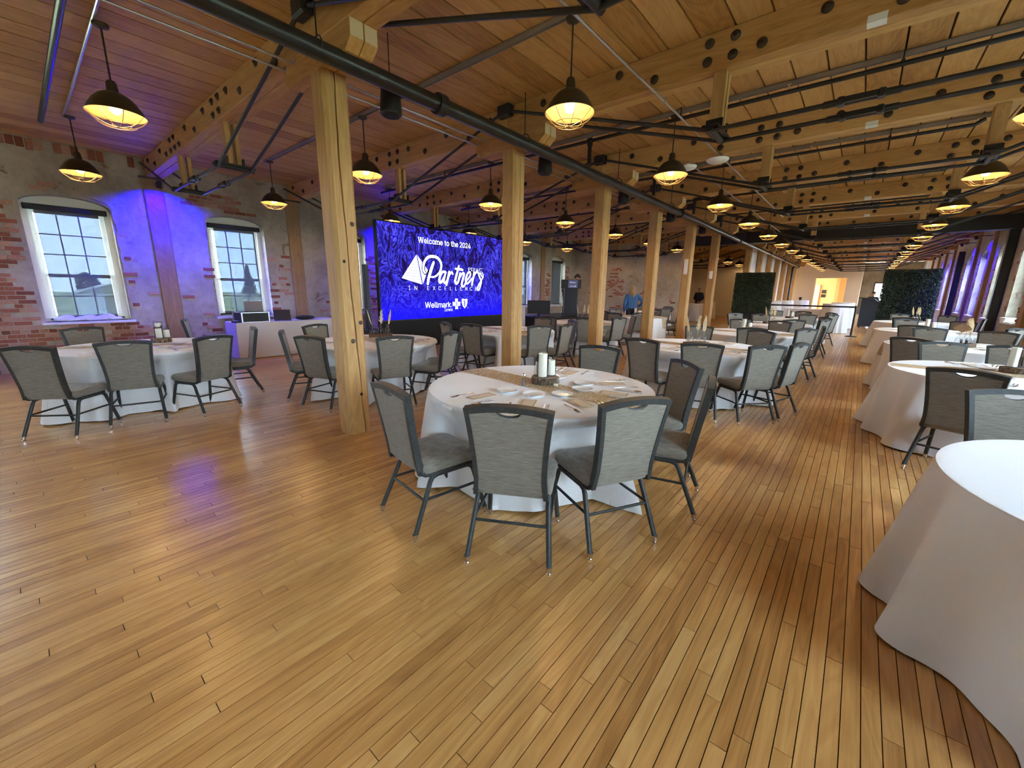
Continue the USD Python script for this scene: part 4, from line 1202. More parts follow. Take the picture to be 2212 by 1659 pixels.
# right-hand row by the windows
cl0 = round_table((1.27, 2.61), 'the bare lower-right table', [(.82, 3.88)], 12, None, None, None, .17, 240)
round_table((1.22, 6.10), 'the first right-row table', [(.72, 4.72), (.86, 7.36), (1.47, 7.42)], 13, 'candles', 'full', (178, .0, .92), .17, 160, .9, cw=(1.30, 6.35))
round_table((1.27, 9.05), 'the second right-row table', [(.60, 7.80), (1.02, 10.42), (1.80, 10.25), (1.9, 7.95)], 14, 'dried', 'some', (178, .3, .4), .17, 110, .9, True)
round_table((1.20, 12.45), 'the third right-row table', [(.85, 11.12), (1.85, 13.68), (2.24, 11.6), (.9, 13.75)], 15, 'candles', 'some', (178, .3, .4), .17, 90, .9)
round_table((1.25, 16.2), 'the last right-row table', [(.92, 14.80), (.98, 17.55), (2.0, 17.3), (2.5, 15.9)], 16, 'dried', 'few', (178, .3, .4), .17, 70, .9)
dup(CHAIR[0], (-9.05, 2.12, 0), -.35, 'grey-brown banquet chair standing by the cloth-covered equipment table')
# ------------------------------------------------------------------ video screen
def glyphs(text, height, bold=False):
    """2-D outline of lettering (origin at the baseline's left)."""
    me = meshkit.text_mesh(text, height, .002, bold); v, f = me.vertices, me.faces
    keep = (v[f][:, :, 2].min(1) > .0015)
    return unary_union([Polygon(t[:, :2]).buffer(1e-5) for t in v[f[keep]]]).buffer(-.5e-5).simplify(height*.004)


SERIF = {'W': [(0, 1, .30), (.36, 1, .26), (.74, 1, .26)], 'l': [(-.1, 0, 1.2)], 'h': [(-.08, 0, .42), (.62, 0, .42)], 'm': [(-.05, 0, .30), (.36, 0, .28), (.77, 0, .28)], 't': [], '4': [(.42, 0, .55)], '2': []}


def serif_text(text, height):
    """Bold roman lettering: sans outlines with slab serifs set on the stems."""
    x, out = 0.0, []
    for ch in text:
        if ch == ' ': x += height*.30; continue
        g = affinity.scale(glyphs(ch, height, True), .86, 1.0, origin=(0, 0)); b = g.bounds; w = b[2]-b[0]
        g = affinity.translate(g, -b[0], 0); parts = [g]
        for fx, top, fw in SERIF.get(ch, []):
            y = (height*1.0 if ch in 'W' else 0) if top else 0
            parts.append(sbox(fx*w, (y-height*.085) if top else y, (fx+fw)*w, y if top else y+height*.085))
        if ch in 'lh': parts.append(sbox(-.16*w, b[3]-height*.08, .2*w, b[3]))
        out.append(affinity.translate(unary_union(parts), x, 0)); x += w+height*.075
    return unary_union(out), x


def smooth_line(P, n=8):
    P = np.array(P, float); Q = np.vstack([2*P[0]-P[1], P, 2*P[-1]-P[-2]]); out = []
    for i in range(1, len(Q)-2):
        p0, p1, p2, p3 = Q[i-1:i+3]
        for t in np.linspace(0, 1, n, endpoint=False):
            out.append(.5*((2*p1)+(-p0+p2)*t+(2*p0-5*p1+4*p2-p3)*t*t+(-p0+3*p1-3*p2+p3)*t**3))
    return np.array(out+[Q[-2]])


SCRIPT = {
  'P_bowl': ([(1.348, 1.163), (1.303, 1.212), (1.291, 1.303), (1.337, 1.45), (1.456, 1.566), (1.601, 1.597), (1.76, 1.577), (1.869, 1.481), (1.895, 1.36), (1.847, 1.225), (1.73, 1.117), (1.604, 1.072), (1.507, 1.076)], 0.0728),
  'P_stem': ([(1.637, 1.449), (1.578, 1.335), (1.512, 1.184), (1.452, 1.033), (1.417, 0.893)], 0.0873),
  'a1': ([(2.034, 1.223), (1.936, 1.219), (1.856, 1.131), (1.814, 1.015), (1.829, 0.939), (1.902, 0.966), (1.982, 1.068), (2.044, 1.205)], 0.0728),
  'a2': ([(2.044, 1.205), (1.987, 1.049), (1.966, 0.971), (2.017, 0.93), (2.079, 0.993)], 0.0679),
  'r1': ([(2.17, 1.229), (2.14, 1.111), (2.089, 0.974), (2.059, 0.88)], 0.0776),
  'r2': ([(2.126, 1.063), (2.181, 1.161), (2.263, 1.223), (2.297, 1.175)], 0.0631),
  't1': ([(2.531, 1.397), (2.481, 1.261), (2.413, 1.081), (2.383, 0.981), (2.431, 0.918), (2.505, 0.984)], 0.0776),
  't2': ([(2.409, 1.321), (2.537, 1.319), (2.677, 1.301)], 0.0728),
  'n1': ([(2.577, 1.205), (2.54, 1.085), (2.487, 0.944)], 0.0728),
  'n2': ([(2.523, 1.044), (2.609, 1.157), (2.689, 1.214), (2.731, 1.181), (2.68, 1.049), (2.632, 0.926), (2.659, 0.846), (2.733, 0.867), (2.813, 0.991)], 0.0679),
  'e': ([(2.799, 1.001), (2.902, 1.075), (2.982, 1.18), (2.963, 1.25), (2.89, 1.233), (2.825, 1.134), (2.785, 1.011), (2.827, 0.93), (2.929, 0.973), (3.019, 1.068)], 0.0631),
  'r3': ([(3.126, 1.267), (3.109, 1.143), (3.056, 0.976), (3.037, 0.883)], 0.0728),
  'r4': ([(3.1, 1.091), (3.161, 1.207), (3.252, 1.272), (3.301, 1.237)], 0.0582),
  's': ([(3.517, 1.124), (3.43, 1.174), (3.399, 1.236), (3.322, 1.213), (3.367, 1.109), (3.428, 1.006), (3.381, 0.856), (3.318, 0.754), (3.257, 0.791), (3.335, 0.919), (3.46, 1.07), (3.517, 1.177), (3.461, 1.26)], 0.0582)}


def partners_mark():
    ps = []
    for k, (pts, w) in SCRIPT.items():
        q = smooth_line(pts); n = len(q)
        for i in range(n-1):
            u = i/(n-1); ww = w*(.55+.75*math.sin(PI*min(1, .15+u*.8)))*.82 if k in ('P_bowl', 's') else w*(.85+.2*math.sin(PI*u))
            ps.append(LineString([q[i], q[i+1]]).buffer(ww/2, 6))
    word = unary_union(ps).simplify(.003)
    pyr = Polygon([(1.088, 1.609), (.613, 1.018), (1.236, .873)]); side = Polygon([(1.112, 1.60), (1.437, 1.245), (1.262, .885)])
    return word, pyr.difference(word.buffer(.012)), side.difference(word.buffer(.02))


def build_screen():
    sx, y0, z0, W, Hh = -8.8, 5.597, .742, 4.37, 2.285
    t = thing('video_screen', 'large blue video wall reading Welcome to the 2024 Partners in Excellence', 'screen', (sx, y0, 0))
    obj('cabinet', chamfer_box(-.12, -.004, -.03, W+.03, z0-.03, z0+Hh+.03, .006), M_['black_plastic'], t)
    mat('screen_picture', {'tc': ('texture_coordinate', {}), 'm': ('mapping', {'scale': (1, 1.0, .55)}), 'n': ('noise_texture', {'scale': 2.2, 'detail': 9, 'roughness': .68, 'distortion': 3.2}), 'n2': ('noise_texture', {'scale': 1.1, 'detail': 3, 'distortion': 1.5}),
                           'sp': ('separate_xyz', {}), 'z': ('map_range', {'from_min': z0, 'from_max': z0+Hh*.62, 'to_min': 1.0, 'to_max': 0.0, 'clamp': True}), 'zz': ('math', {'math_type': 'power', 'value2': 2.2}),
                           'r': ('rgb_ramp', {'ramp': [(.0, (.012, .008, .05)), (.46, (.020, .010, .10)), (.50, (.03, .02, .9)), (.515, (.16, .17, 1.0)), (.54, (.02, .012, .5)), (.62, (.03, .018, .18)), (.66, (.06, .06, .95)), (.70, (.02, .01, .3)), (1, (.012, .006, .05))]}),
                           'r2': ('rgb_ramp', {'ramp': [(.38, (.25, .25, .25)), (.62, (1, 1, 1))]}), 'mul': ('mix_color', {'blend_type': 'multiply', 'fac': .7}), 'mx': ('mix_color', {'b': (.012, .008, .92)}), 'e': ('emission', {'strength': SCREEN})},
        [('tc.object', 'm.vector'), ('m.vector', 'n.vector'), ('tc.object', 'n2.vector'), ('n.fac', 'r.fac'), ('n2.fac', 'r2.fac'), ('r.color', 'mul.a'), ('r2.color', 'mul.b'), ('tc.object', 'sp.vector'), ('sp.z', 'z.value'), ('z.result', 'zz.value1'), ('zz.value', 'mx.fac'), ('mul.result', 'mx.a'), ('mx.result', 'e.color')], 'e.emission')
    mat('screen_white', {'e': ('emission', {'color': (.90, .97, 1.0), 'strength': SCREEN*1.1})}, surface='e.emission')
    mat('screen_line', {'e': ('emission', {'color': (.03, .03, .5), 'strength': SCREEN})}, surface='e.emission')
    obj('display', bx(-.004, 0, 0, W, z0, z0+Hh), M_['screen_picture'], t, False)
    o = lambda poly: affinity.translate(poly, 0, z0)
    flat = lambda nm, poly, m='screen_white', d=.0: obj(nm, xf(prism(o(poly), .001+d, .003+d), YZ_IN), M_[m], t, False, label=None)
    g, w = serif_text('Welcome to the 2024', .135); s = 1.853/w
    flat('headline', affinity.translate(affinity.scale(g, s, 1.0, origin=(0, 0)), 1.155, 1.905))
    word, pyr, side = partners_mark()
    flat('script_word', word); flat('pyramid_face', pyr); flat('pyramid_side', side)
    for k in range(9):
        z = .93+k*.07; xl = .66+max(0, (z-1.02))*.80
        if z < 1.02: xl = .613+(1.018-z)*4.2
        xr = 1.236-(z-.873)*.20-.01
        if xr-xl > .05: flat('pyramid_course', LineString([(xl+.02, z+.012), (xr, z)]).buffer(.0025), 'screen_line', .002)
    def spaced(txt, x0, x1, y, h, nm):
        n = len(txt)
        for i, ch in enumerate(txt):
            if ch == ' ': continue
            g = glyphs(ch, h); b = g.bounds; cx = x0+(x1-x0)*i/(n-1)
            flat(nm, affinity.translate(g, cx-(b[0]+b[2])/2, y))
    spaced('IN EXCELLENCE', .835, 3.20, .735, .10, 'tagline_letter')
    g = glyphs('PIPAC', .088); b = g.bounds; flat('small_name', affinity.translate(affinity.scale(g, .54/(b[2]-b[0]), 1, origin=(0, 0)), 2.885, 1.285)); flat('trade_mark', affinity.translate(glyphs('™', .05), 3.45, 1.335))
    g = glyphs('Wellmark', .145, True); b = g.bounds; flat('sponsor_name', affinity.translate(affinity.scale(g, .90/(b[2]-b[0]), 1, origin=(0, 0)), 1.30, .275))
    g = glyphs('Iowa', .092); b = g.bounds; flat('sponsor_state', affinity.translate(affinity.scale(g, .29/(b[2]-b[0]), 1, origin=(0, 0)), 1.965, .165))
    flat('registered_mark', Point(2.24, .29).buffer(.014).difference(Point(2.24, .29).buffer(.010)))
    cx, cy = 2.42, .36; a, b_ = .145, .055
    cross = unary_union([sbox(cx-a, cy-b_*1.05, cx+a, cy+b_*1.05), sbox(cx-b_, cy-a*1.03, cx+b_, cy+a*1.03)])
    ring = affinity.scale(Point(cx, cy).buffer(1, 24), .062, .078); r2 = affinity.scale(Point(cx, cy).buffer(1, 24), .055, .070)
    man = unary_union([Point(cx, cy+.040).buffer(.012), LineString([(cx, cy+.03), (cx, cy-.01)]).buffer(.009), LineString([(cx-.034, cy+.03), (cx, cy+.012), (cx+.034, cy+.03)]).buffer(.006), LineString([(cx-.026, cy-.05), (cx, cy-.01), (cx+.026, cy-.05)]).buffer(.008)])
    flat('cross_emblem', cross.difference(ring)); flat('cross_emblem_disc', r2.difference(man))
    sx_, sy_ = 2.735, .37
    sh = Polygon([(sx_-.115, sy_+.125), (sx_-.06, sy_+.132), (sx_, sy_+.118), (sx_+.06, sy_+.132), (sx_+.115, sy_+.125), (sx_+.112, sy_+.02), (sx_+.08, sy_-.075), (sx_, sy_-.145), (sx_-.08, sy_-.075), (sx_-.112, sy_+.02)])
    inn = sh.buffer(-.022).difference(sh.buffer(-.028)); snake = unary_union([LineString([(sx_, sy_+.07), (sx_, sy_-.09)]).buffer(.006), LineString(smooth_line([(sx_+.012, sy_+.078), (sx_-.032, sy_+.055), (sx_+.032, sy_+.02), (sx_-.03, sy_-.015), (sx_+.022, sy_-.05), (sx_-.012, sy_-.08)])).buffer(.009)])
    flat('shield_emblem', sh.difference(inn).difference(snake))
    for px_, py_ in ((2.56, .235), (2.86, .24)): flat('registered_mark', Point(px_, py_).buffer(.013).difference(Point(px_, py_).buffer(.008)))
    obj('black_drape', chamfer_box(-.16, -.01, -.02, W+.02, .0, z0-.031, .004), M_['black_fabric'], t)
    pa = thing('column_loudspeaker', 'tall black column loudspeaker standing left of the video screen', 'loudspeaker', (-9.05, 5.38, 0))
    obj('base', chamfer_box(-.2, .2, -.14, .14, 0, .55, .02), M_['black_plastic'], pa); obj('column', chamfer_box(-.06, .06, -.055, .055, .55, 2.05, .015), M_['black_plastic'], pa)


SCREEN = .30
build_screen()

# ------------------------------------------------------------------ stage, lectern, equipment
def build_stage():
    t = thing('stage', 'low black stage platform in the corner under the lectern', 'stage', (-8.15, 13.05, 0), .0)
    obj('deck', chamfer_box(-1.5, 1.5, -1.35, 1.55, .56, .60, .006), M_['black_plastic'], t)
    obj('skirt', bx(-1.48, 1.48, -1.33, 1.53, 0, .56), M_['black_fabric'], t)
    ang = math.radians(31)
    t = thing('lectern', 'tall black lectern with a wide head and a small display on it', 'lectern', (-7.85, 12.55, .60), ang)
    prof = Polygon([(-.22, -.17), (.22, -.17), (.26, .17), (-.26, .17)])
    obj('column', prism(prof, .03, 1.02), M_['lectern_dark'], t, False); obj('foot', chamfer_box(-.31, .31, -.24, .24, 0, .03, .008), M_['black_plastic'], t)
    h = Polygon([(-.26, .98), (.20, .98), (.24, 1.19), (.10, 1.28), (-.26, 1.28)])
    hd = xf(prism(h, -.34, .34), np.array([[0, 0, 1.0], [1.0, 0, 0], [0, 1.0, 0]])); obj('head', hd, M_['lectern_dark'], t, False)
    mat('lectern_display', {'e': ('emission', {'color': (.10, .10, .19), 'strength': SCREEN*.7})}, surface='e.emission')
    mat('lectern_print', {'e': ('emission', {'color': (.62, .64, .75), 'strength': SCREEN*.7})}, surface='e.emission')
    obj('display', bx(-.10, .22, -.266, -.262, 1.00, 1.26), M_['lectern_display'], t, False)
    k = .062
    for nm, poly in (('display_word', affinity.translate(affinity.scale(partners_mark()[0], k*1.15, k*1.15, origin=(0, 0)), -.10, 1.10)), ('display_pyramid', affinity.translate(affinity.scale(Polygon([(1.1, 1.609), (.613, 1.018), (1.236, .873)]), k*1.15, k*1.15, origin=(0, 0)), -.10, 1.10)),
                     ('display_sponsor', affinity.translate(glyphs('Wellmark', .028, True), -.05, 1.045)), ('display_cross', unary_union([sbox(.115, 1.05, .165, 1.068), sbox(.131, 1.035, .149, 1.085)]))):
        obj(nm, xf(prism(poly, .266, .268), XZ_IN), M_['lectern_print'], t, False)
    t = thing('monitor', 'black flat monitor standing on the stage front beside the lectern', 'monitor', (-8.72, 11.85, .60), math.radians(35))
    obj('panel', chamfer_box(-.40, .40, -.03, .03, .10, .56, .01), M_['black_plastic'], t); obj('bezel', bx(-.38, .38, -.033, -.03, .14, .53), M_['shade_black'], t); obj('foot', chamfer_box(-.18, .18, -.10, .10, 0, .015, .004), M_['black_plastic'], t); obj('neck', bx(-.04, .04, -.02, .02, .015, .12), M_['black_plastic'], t)


plain('lectern_dark', (.018, .022, .026), .35)
plain('blue_bottle', (.05, .10, .75), .2)


def draped_round(R, H, seed, flare=.06, n=96):
    r = random.Random(seed); f = [(k, r.uniform(.4, 1), r.uniform(0, 6.28)) for k in (7, 11, 13, 17)]
    V, ts = [], [0, .01, .03]+list(np.linspace(.1, 1, 9))
    a = np.arange(n)/n*2*PI
    for t in ts:
        for q in a:
            fo = sum(w*math.cos(k*q+p) for k, w, p in f)/2.2; rr = R+.006+(flare+.03*fo)*t
            V.append((rr*math.cos(q), rr*math.sin(q), H-t*(H-.008)))
    Fs = []
    for i in range(len(ts)-1):
        for k in range(n):
            p, q, s, u = i*n+k, i*n+(k+1) % n, (i+1)*n+(k+1) % n, (i+1)*n+k; Fs += [[p, u, s], [p, s, q]]
    V.append((0, 0, H)); V = np.array(V)
    for k in range(n): Fs.append([len(V)-1, k, (k+1) % n])
    return trimesh.Trimesh(V, np.array(Fs), process=False)


def draped_rect(w, d, H, seed, n=40, flare=.02):
    r = random.Random(seed); per = []
    for (x0, y0, x1, y1) in ((-w/2, -d/2, w/2, -d/2), (w/2, -d/2, w/2, d/2), (w/2, d/2, -w/2, d/2), (-w/2, d/2, -w/2, -d/2)):
        for i in range(n): u = i/n; per.append((x0+(x1-x0)*u, y0+(y1-y0)*u))
    per = np.array(per); N = len(per); nrm = per/np.maximum(np.abs(per)/np.array([w/2, d/2]), 1e-9).max(1, keepdims=True)
    cen = per/np.linalg.norm(per, axis=1, keepdims=True); V = []
    ts = (0, .02, .1, .3, .5, .7, .85, 1)
    for t in ts:
        fo = np.array([math.sin(i*1.1+seed)*.5+math.sin(i*.37+seed*2)*.5 for i in range(N)])*t*.012
        p = per+cen*(flare*t+.004+fo)[:, None] if True else per
        V += [(x, y, H-t*(H-.012)) for x, y in p]
    Fs = []
    for i in range(len(ts)-1):
        for k in range(N):
            a, b, c, e = i*N+k, i*N+(k+1) % N, (i+1)*N+(k+1) % N, (i+1)*N+k; Fs += [[a, e, c], [a, c, b]]
    V.append((0, 0, H)); V = np.array(V)
    for k in range(N): Fs.append([len(V)-1, k, (k+1) % N])
    return trimesh.Trimesh(V, np.array(Fs), process=False)


def draped_table(kind, lab, loc, rz, shape, dims, m='table_linen', seed=1):
    t = thing(kind, lab, 'table', loc, rz)
    if shape == 'round':
        R, H = dims; obj('tabletop', lathe([(0, H-.03), (R, H-.03), (R, H-.004), (0, H-.004)], 40), M_['table_ply'], t); obj('pedestal', tube([(0, 0, 0), (0, 0, H-.03)], .03, 12), M_['black_steel'], t); obj('cloth', draped_round(R, H, seed), M_[m], t, 70)
    else:
        w, d, H = dims; obj('tabletop', bx(-w/2, w/2, -d/2, d/2, H-.03, H-.004), M_['table_ply'], t)
        for a in (-1, 1):
            for b in (-1, 1): obj('leg', tube([(a*(w/2-.12), b*(d/2-.08), 0), (a*(w/2-.12), b*(d/2-.08), H-.03)], .014, 8), M_['black_steel'], t)
        obj('cloth', draped_rect(w, d, H, seed), M_[m], t, 50)
    return t


def build_gear():
    draped_table('equipment_table', 'long cloth-covered table along the window wall carrying laptops', (-10.17, 3.93, 0), PI/2, 'rect', (2.2, .72, .762), 'grey_linen', 3)
    t = thing('rack_case', 'black equipment case with metal edges on the cloth-covered table', 'equipment case', (-10.13, 3.22, .762), .06)
    obj('shell', chamfer_box(-.22, .22, -.26, .26, .01, .20, .006), M_['black_plastic'], t)
    e = []
    for x in (-.225, .225):
        for y in (-.265, .265): e.append(bx(x-.012, x+.012, y-.012, y+.012, 0, .21))
    for z in (.005, .205):
        for y in (-.265, .265): e.append(bx(-.225, .225, y-.012, y+.012, z-.008, z+.008))
        for x in (-.225, .225): e.append(bx(x-.012, x+.012, -.265, .265, z-.008, z+.008))
    obj('edge_trim', cat(*e), M_['galvanised'], t, False); obj('front_panel', bx(.222, .226, -.23, .23, .03, .18), M_['shade_black'], t)
    for k, (x, y, z, rz, lab) in enumerate(((-10.15, 3.30, .975, -1.9, 'open laptop standing on top of the equipment case'), (-10.10, 3.85, .766, 1.25, 'open black laptop on the cloth-covered table right of the equipment case'))):
        t = thing('laptop', lab, 'laptop', (x, y, z), rz)
        obj('keyboard_base', chamfer_box(-.17, .17, -.12, .12, 0, .018, .004), M_['black_plastic'], t); lid = chamfer_box(-.17, .17, -.006, .006, 0, .23, .003); obj('lid', xf(lid, rotx(-.35), (0, .122, .012)), M_['strut_channel' if k == 0 else 'black_plastic'], t)
    t = thing('control_box', 'small black control box with pale buttons left of the equipment case', 'control box', (-9.98, 2.90, .764), .2)
    obj('box', chamfer_box(-.10, .10, -.07, .07, 0, .035, .005), M_['black_plastic'], t)
    for i in range(6): obj('button', bx(-.08+.03*(i % 3), -.065+.03*(i % 3), -.04+.05*(i//3), -.015+.05*(i//3), .035, .039), M_['white_plastic'], t)
    t = thing('backpack', 'flat black bag lying on the cloth-covered table near its far end', 'bag', (-10.1, 4.35, .764), .3)
    b = trimesh.creation.icosphere(3, 1); b.vertices *= (1+.2*(meshkit.fbm(b.vertices*2+3, 3)-.5))[:, None]; b.apply_scale((.16, .24, .05)); b.apply_translation((0, 0, .045)); obj('bag_body', b, M_['black_fabric'], t, True); obj('strap', tube([(.1, -.1, .07), (.16, 0, .06), (.1, .1, .07)], .012, 6), M_['black_fabric'], t, True)
    draped_table('drinks_table', 'tall cloth-covered drinks table with blue bottles left of the stage', (-9.15, 10.9, 0), .3, 'rect', (.75, .5, .97), 'grey_linen', 5)
    for k in range(4):
        b = thing('drink_bottle', f'blue bottle on the tall drinks table, {ORD[k]} from the left', 'bottle', (-9.35+.13*k, 10.8+.05*k, .972), 0, 'blue bottles on the drinks table')
        obj('bottle', lathe([(0, 0), (.034, 0), (.036, .01), (.036, .13), (.014, .18), (.013, .22), (0, .22)], 16), M_['blue_bottle'], b, 40); obj('cap', lathe([(.015, .205), (.015, .235), (0, .235)], 12), M_['white_plastic'], b)
    for k, (y, x) in enumerate(((.82, XL-.10),)):
        t = thing('linen_bundle', 'long white cloth bundle stuffed along the sill of the first window', 'cloth', (x, y, SILL))
        ms = []
        for i in range(9):
            b = trimesh.creation.icosphere(2, 1); s_ = .9+.3*math.sin(i*2.1); b.vertices *= (1+.5*(meshkit.fbm(b.vertices*1.9+i*3.3, 3)-.5))[:, None]; b.apply_scale((.07, .10, .055*s_)); b.apply_translation((.01*math.sin(i*1.7), -.36+i*.09, .052*s_)); ms.append(b)
        mf = manifold3d.Manifold()
        for b in ms: mf = mf+manifold3d.Manifold(manifold3d.Mesh(np.array(b.vertices, np.float32), np.array(b.faces, np.uint32)))
        q = mf.to_mesh(); me = trimesh.Trimesh(q.vert_properties[:, :3], q.tri_verts); trimesh.smoothing.filter_taubin(me, iterations=6)
        me.vertices[:, 2] = np.maximum(me.vertices[:, 2], .002); obj('folds', me, M_['table_linen'], t, True)
    t = thing('linen_bundle', 'heap of pale folded linen on the right-hand window sill', 'cloth', (XR+.02, WIN_Y[8], SILL))
    for i in range(4):
        b = chamfer_box(-.11, .11, -.24+.02*i, .22-.015*i, .03*i+.001, .03*i+.029, .012); obj('folded_cloth', xf(b, rotz(.06*(i-1)), (-.04, 0, 0)), M_['table_linen'], t)
    draped_table('cocktail_table', 'nearest tall white-draped cocktail table left of the belt post', (-.75, 20.9, 0), 0, 'round', (.42, 1.13), seed=2)
    draped_table('cocktail_table', 'tall white-draped cocktail table just behind the nearest one', (-.62, 24.0, 0), 0, 'round', (.42, 1.13), seed=3)
    draped_table('cocktail_table', 'white-draped cocktail table right of the left hedge screen', (-3.35, 23.6, 0), 0, 'round', (.42, 1.10), seed=4)
    draped_table('cocktail_table', 'tall white-draped cocktail table by the partition posts, under the black wall box', (-3.2, 26.8, 0), 0, 'round', (.42, 1.13), seed=5)
    draped_table('cocktail_table', 'white-draped cocktail table nearest the doorway casing', (-2.75, 29.6, 0), 0, 'round', (.42, 1.13), seed=6)
    draped_table('buffet_table', 'long white-draped buffet table behind the belt barrier', (-1.9, 24.9, 0), 0, 'rect', (2.0, .75, .78), seed=7)
    draped_table('cocktail_table', 'white-draped table in front of the person in the navy jacket', (-6.75, 23.3, 0), 0, 'round', (.40, .92), seed=8)
    draped_table('cocktail_table', 'white-draped cocktail table right of the person in the navy jacket', (-6.95, 26.3, 0), 0, 'round', (.42, 1.0), seed=9)
    pl = thing('serving_tray', 'dark tray on the white-draped table beside the navy-jacketed person', 'tray', (-6.95, 26.3, 1.002)); obj('tray_dish', lathe([(0, 0), (.2, 0), (.24, .02), (.235, .022), (.195, .005), (0, .005)], 28), M_['tray_wood'], pl)
    # belt barrier
    A, B = (-.11, 19.3), (-2.80, 19.45)
    for k, (x, y) in enumerate((A, B)):
        t = thing('belt_post', ('right' if k == 0 else 'left')+' black post of the belt barrier with a round foot', 'stanchion', (x, y, 0))
        obj('foot', lathe([(0, 0), (.17, 0), (.175, .012), (.15, .03), (.05, .045), (0, .045)], 32), M_['black_steel'], t, 40); obj('tube', tube([(0, 0, .04), (0, 0, 1.0)], .032, 16), M_['black_steel'], t); obj('head', lathe([(0, .99), (.036, .99), (.04, 1.0), (.04, 1.09), (.034, 1.10), (0, 1.10)], 20), M_['black_plastic'], t, 40)
    t = thing('barrier_belt', 'taut black belt stretched between the two barrier posts', 'belt', (0, 0, 0)); obj('webbing', sqbar((A[0]-.04, A[1], 1.055), (B[0]+.04, B[1], 1.055), .004, .055), M_['black_fabric'], t)
    # host stand and black side table
    t = thing('host_stand', 'dark host stand with a sloping top near the right hedge screen', 'host stand', (.38, 25.3, 0), -.05)
    pr = Polygon([(-.36, .06), (.50, .06), (.50, .98), (.08, 1.30), (-.36, 1.33)])
    obj('body', xf(prism(pr, -.3, .3), XZ_IN), M_['lectern_dark'], t, False); obj('top_board', xf(prism(Polygon([(-.48, 1.335), (.10, 1.305), (.10, 1.33), (-.48, 1.37)]), -.34, .34), XZ_IN), M_['black_plastic'], t, False)
    for x in (-.28, .42): obj('caster', xf(trimesh.creation.cylinder(.03, .4, sections=14), rotx(PI/2), (x, 0, .03)), M_['black_plastic'], t)
    t = thing('side_table', 'low black side table between the belt post and the host stand', 'table', (-.55, 24.6, 0))
    obj('top', chamfer_box(-.35, .3, -.25, .25, .52, .84, .01), M_['black_plastic'], t)
    for x in (-.3, .25):
        for y in (-.2, .2): obj('leg', tube([(x, y, 0), (x, y, .53)], .03, 8), M_['black_plastic'], t)
    t = thing('wall_box', 'small square black box on the white partition between two posts', 'wall box', (CX+.02, 28.3, 1.58)); obj('housing', chamfer_box(0, .06, -.1, .1, 0, .18, .01), M_['black_plastic'], t)
    t = thing('wall_phone', 'narrow black wall panel left of the far doorway', 'wall panel', (-3.42, Y1-.05, .85)); obj('panel', chamfer_box(-.08, .08, 0, .05, 0, .42, .01), M_['black_plastic'], t); obj('panel_face', bx(-.05, .05, -.004, 0, .10, .16), M_['white_plastic'], t)


build_stage(); build_gear()

# ------------------------------------------------------------------ hedge screens
mat('hedge_leaf', {'a': ('attribute', {'attribute': 'tone'}), 'r': ('rgb_ramp', {'ramp': [(0, (.004, .010, .003)), (.6, (.010, .026, .007)), (1, (.024, .055, .014))]}), 'p': ('principled_bsdf', {'roughness': .55})}, [('a.fac', 'r.fac'), ('r.color', 'p.base_color')])
plain('hedge_core', (.008, .016, .006), .9)


def hedge(lab, loc, rz, w, d, z0, z1, n, seed, skirt):
    t = thing('hedge_screen', lab, 'hedge screen', loc, rz)
    obj('core', chamfer_box(-w/2+.03, w/2-.03, -d/2+.03, d/2-.03, z0, z1-.03, .06), M_['hedge_core'], t)
    r = np.random.default_rng(seed); V, Fs, T = [], [], []
    faces = [((-1, 0), w, 1.0)]
    for i in range(n):
        k = r.random()
        if k < .72: p = np.array([r.uniform(-w/2, w/2), -d/2, r.uniform(z0, z1)]); nn = np.array([0, -1, 0])
        elif k < .90: s = 1 if r.random() < .5 else -1; p = np.array([s*w/2, r.uniform(-d/2, d/2), r.uniform(z0, z1)]); nn = np.array([s, 0, 0])
        else: p = np.array([r.uniform(-w/2, w/2), r.uniform(-d/2, d/2), z1]); nn = np.array([0, 0, 1.0])
        nn = nn+r.normal(0, .55, 3); nn /= np.linalg.norm(nn); a = np.cross(nn, r.normal(0, 1, 3)); a /= np.linalg.norm(a); b = np.cross(nn, a); L, W_ = r.uniform(.018, .034), r.uniform(.010, .018)
        p = p+nn*r.uniform(-.03, .02); k0 = len(V); V += [p-a*L, p+b*W_, p+a*L, p-b*W_]; Fs += [[k0, k0+1, k0+2], [k0, k0+2, k0+3]]; T += [r.random()]*4
    obj('foliage', (np.array(V), np.array(Fs)), M_['hedge_leaf'], t, False, np.array(T), kind='stuff')
    if skirt: obj('skirt', chamfer_box(-w/2+.02, w/2-.02, -d/2+.02, d/2-.02, .0, z0+.01, .01), M_['black_fabric'], t)
    return t


hedge('left dark green hedge screen on a black skirt behind the posts', (-3.30, 18.55, 0), .10, 1.30, .34, .80, 2.26, 9000, 1, True)
hedge('right wide dark green hedge screen behind the right-hand tables', (1.33, 22.0, 0), .02, 1.58, .34, .02, 2.44, 13000, 2, False)

